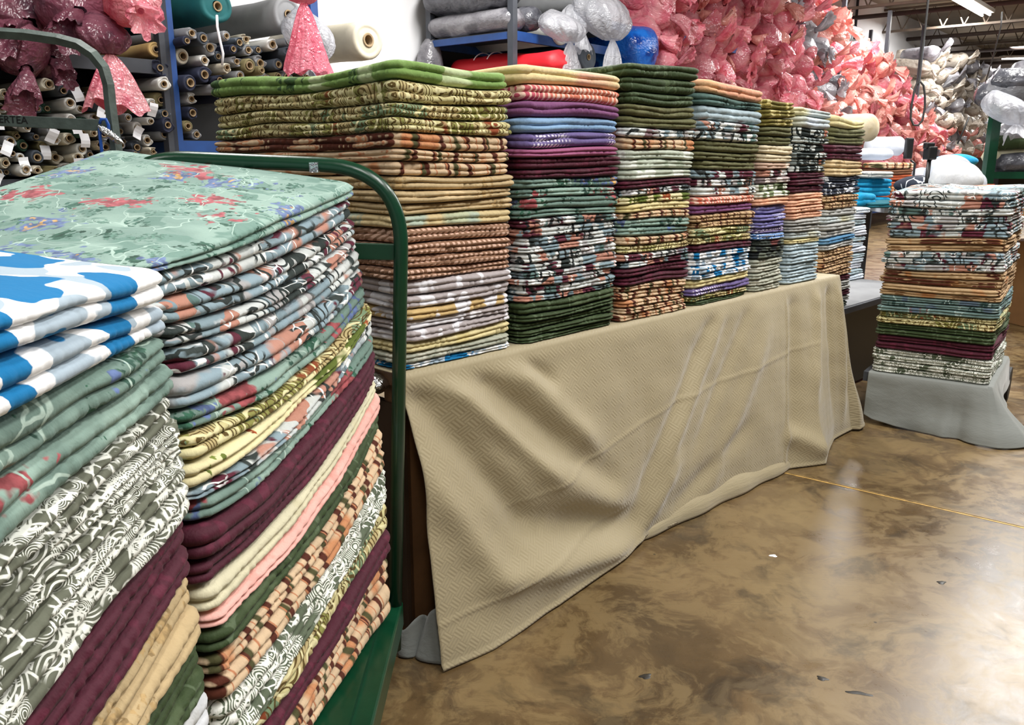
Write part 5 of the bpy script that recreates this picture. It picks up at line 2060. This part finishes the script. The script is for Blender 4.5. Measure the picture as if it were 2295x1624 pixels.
def joist(name, a, b, h, lab, r=0.03, n=14, web=True, mat='joist_paint'):
    root = empty(name, a)
    a, b = Vector(a), Vector(b)
    rel = b - a
    MB().beam((0, 0, 0), rel, 0.08, 0.05).build('bottom_chord', MATS[mat], root)
    MB().beam((0, 0, h), rel + Vector((0, 0, h)), 0.08, 0.05).build('top_chord', MATS[mat], root)
    if web:
        m_ = MB()
        for i in range(n):
            p, q = rel * (i / n), rel * ((i + 0.5) / n) + Vector((0, 0, h))
            r2 = rel * ((i + 1) / n)
            m_.tube([p, q, r2], 0.018, 5)
        m_.build('web', MATS[mat], root)
    tag(root, lab, 'joist', 'roof joists')
    return root


for i, s in enumerate([15.5, 19.5, 23.5, 27.5, 31.5, 35.5]):
    a = RP(s, -1.35, 4.42)
    b = RP(s, 14, 4.42)
    joist('roof_joist', a, b, 0.5, 'open-web steel roof joist, %s from the camera' % ordw(i + 1), n=34)
# purlins crossing towards the wall
for i, s in enumerate([17.0, 21.5, 25.5, 29.5]):
    a, b = RP(s, -1.33, 4.45), RP(s, 14, 4.45)
    pr = MB().tube([a, b], 0.05, 8).build('sprinkler_pipe', MATS['truss_dark'], None, smooth=True)
    tag(pr, 'dark pipe running out from the white wall, %s from the camera' % ordw(i + 1), 'pipe', 'dark pipes under the roof')
# girder along the hall
a, b = RP(4.0, 3.2, 4.35), RP(36, 3.2, 4.35)
joist('roof_girder', a, b, 0.62, 'long truss girder running along the hall under the roof', n=30, mat='truss_dark')
# conduit on the wall
cn = MB().tube([RP(17.4, -1.3, 2.2), RP(17.4, -1.3, CEIL)], 0.03, 8).build('conduit', MATS['dark_steel'], None, smooth=True)
tag(cn, 'vertical conduit on the white wall above the pink heap', 'conduit')


def lamp(loc, ang, lab, n=2, L=2.4):
    r = empty('fluorescent_lamp', loc, (0, 0, ang))
    MB().box((-L / 2, -0.14, 0.02), (L / 2, 0.14, 0.09)).build('housing', MATS['fixture'], r, bevel=0.01)
    for k in range(n):
        y = (k - (n - 1) / 2) * 0.13
        MB().tube([(-L / 2 + 0.03, y, -0.01), (L / 2 - 0.03, y, -0.01)], 0.022, 10).build('tube', MATS['tube_emit'], r, smooth=True)
    tag(r, lab, 'ceiling lamp', 'fluorescent ceiling lamps')
    return r


lp = at_Y(2178, 14, 16.0)
lamp(lp, math.atan2(w_dir[1], w_dir[0]), 'bright twin-tube fluorescent lamp under the roof')
lamp(at_Y(2216, 31, 24.0), math.atan2(w_dir[1], w_dir[0]), 'small distant fluorescent lamp beyond the bright one', L=1.0)
wn = at_Y(2275, 134, 30)
dg = MB().box((-2.2, 0, -3.2), (2.6, 0.3, 1.0)).build('dock_frame', MATS['truss_dark'], None)
dg.location = wn
tag(dg, 'dark dock opening frame at the far end of the hall', 'frame')
lamp(wn + Vector((0, -0.4, 0)), 0.0, 'distant lit tube seen at the dock opening', n=1, L=1.4)
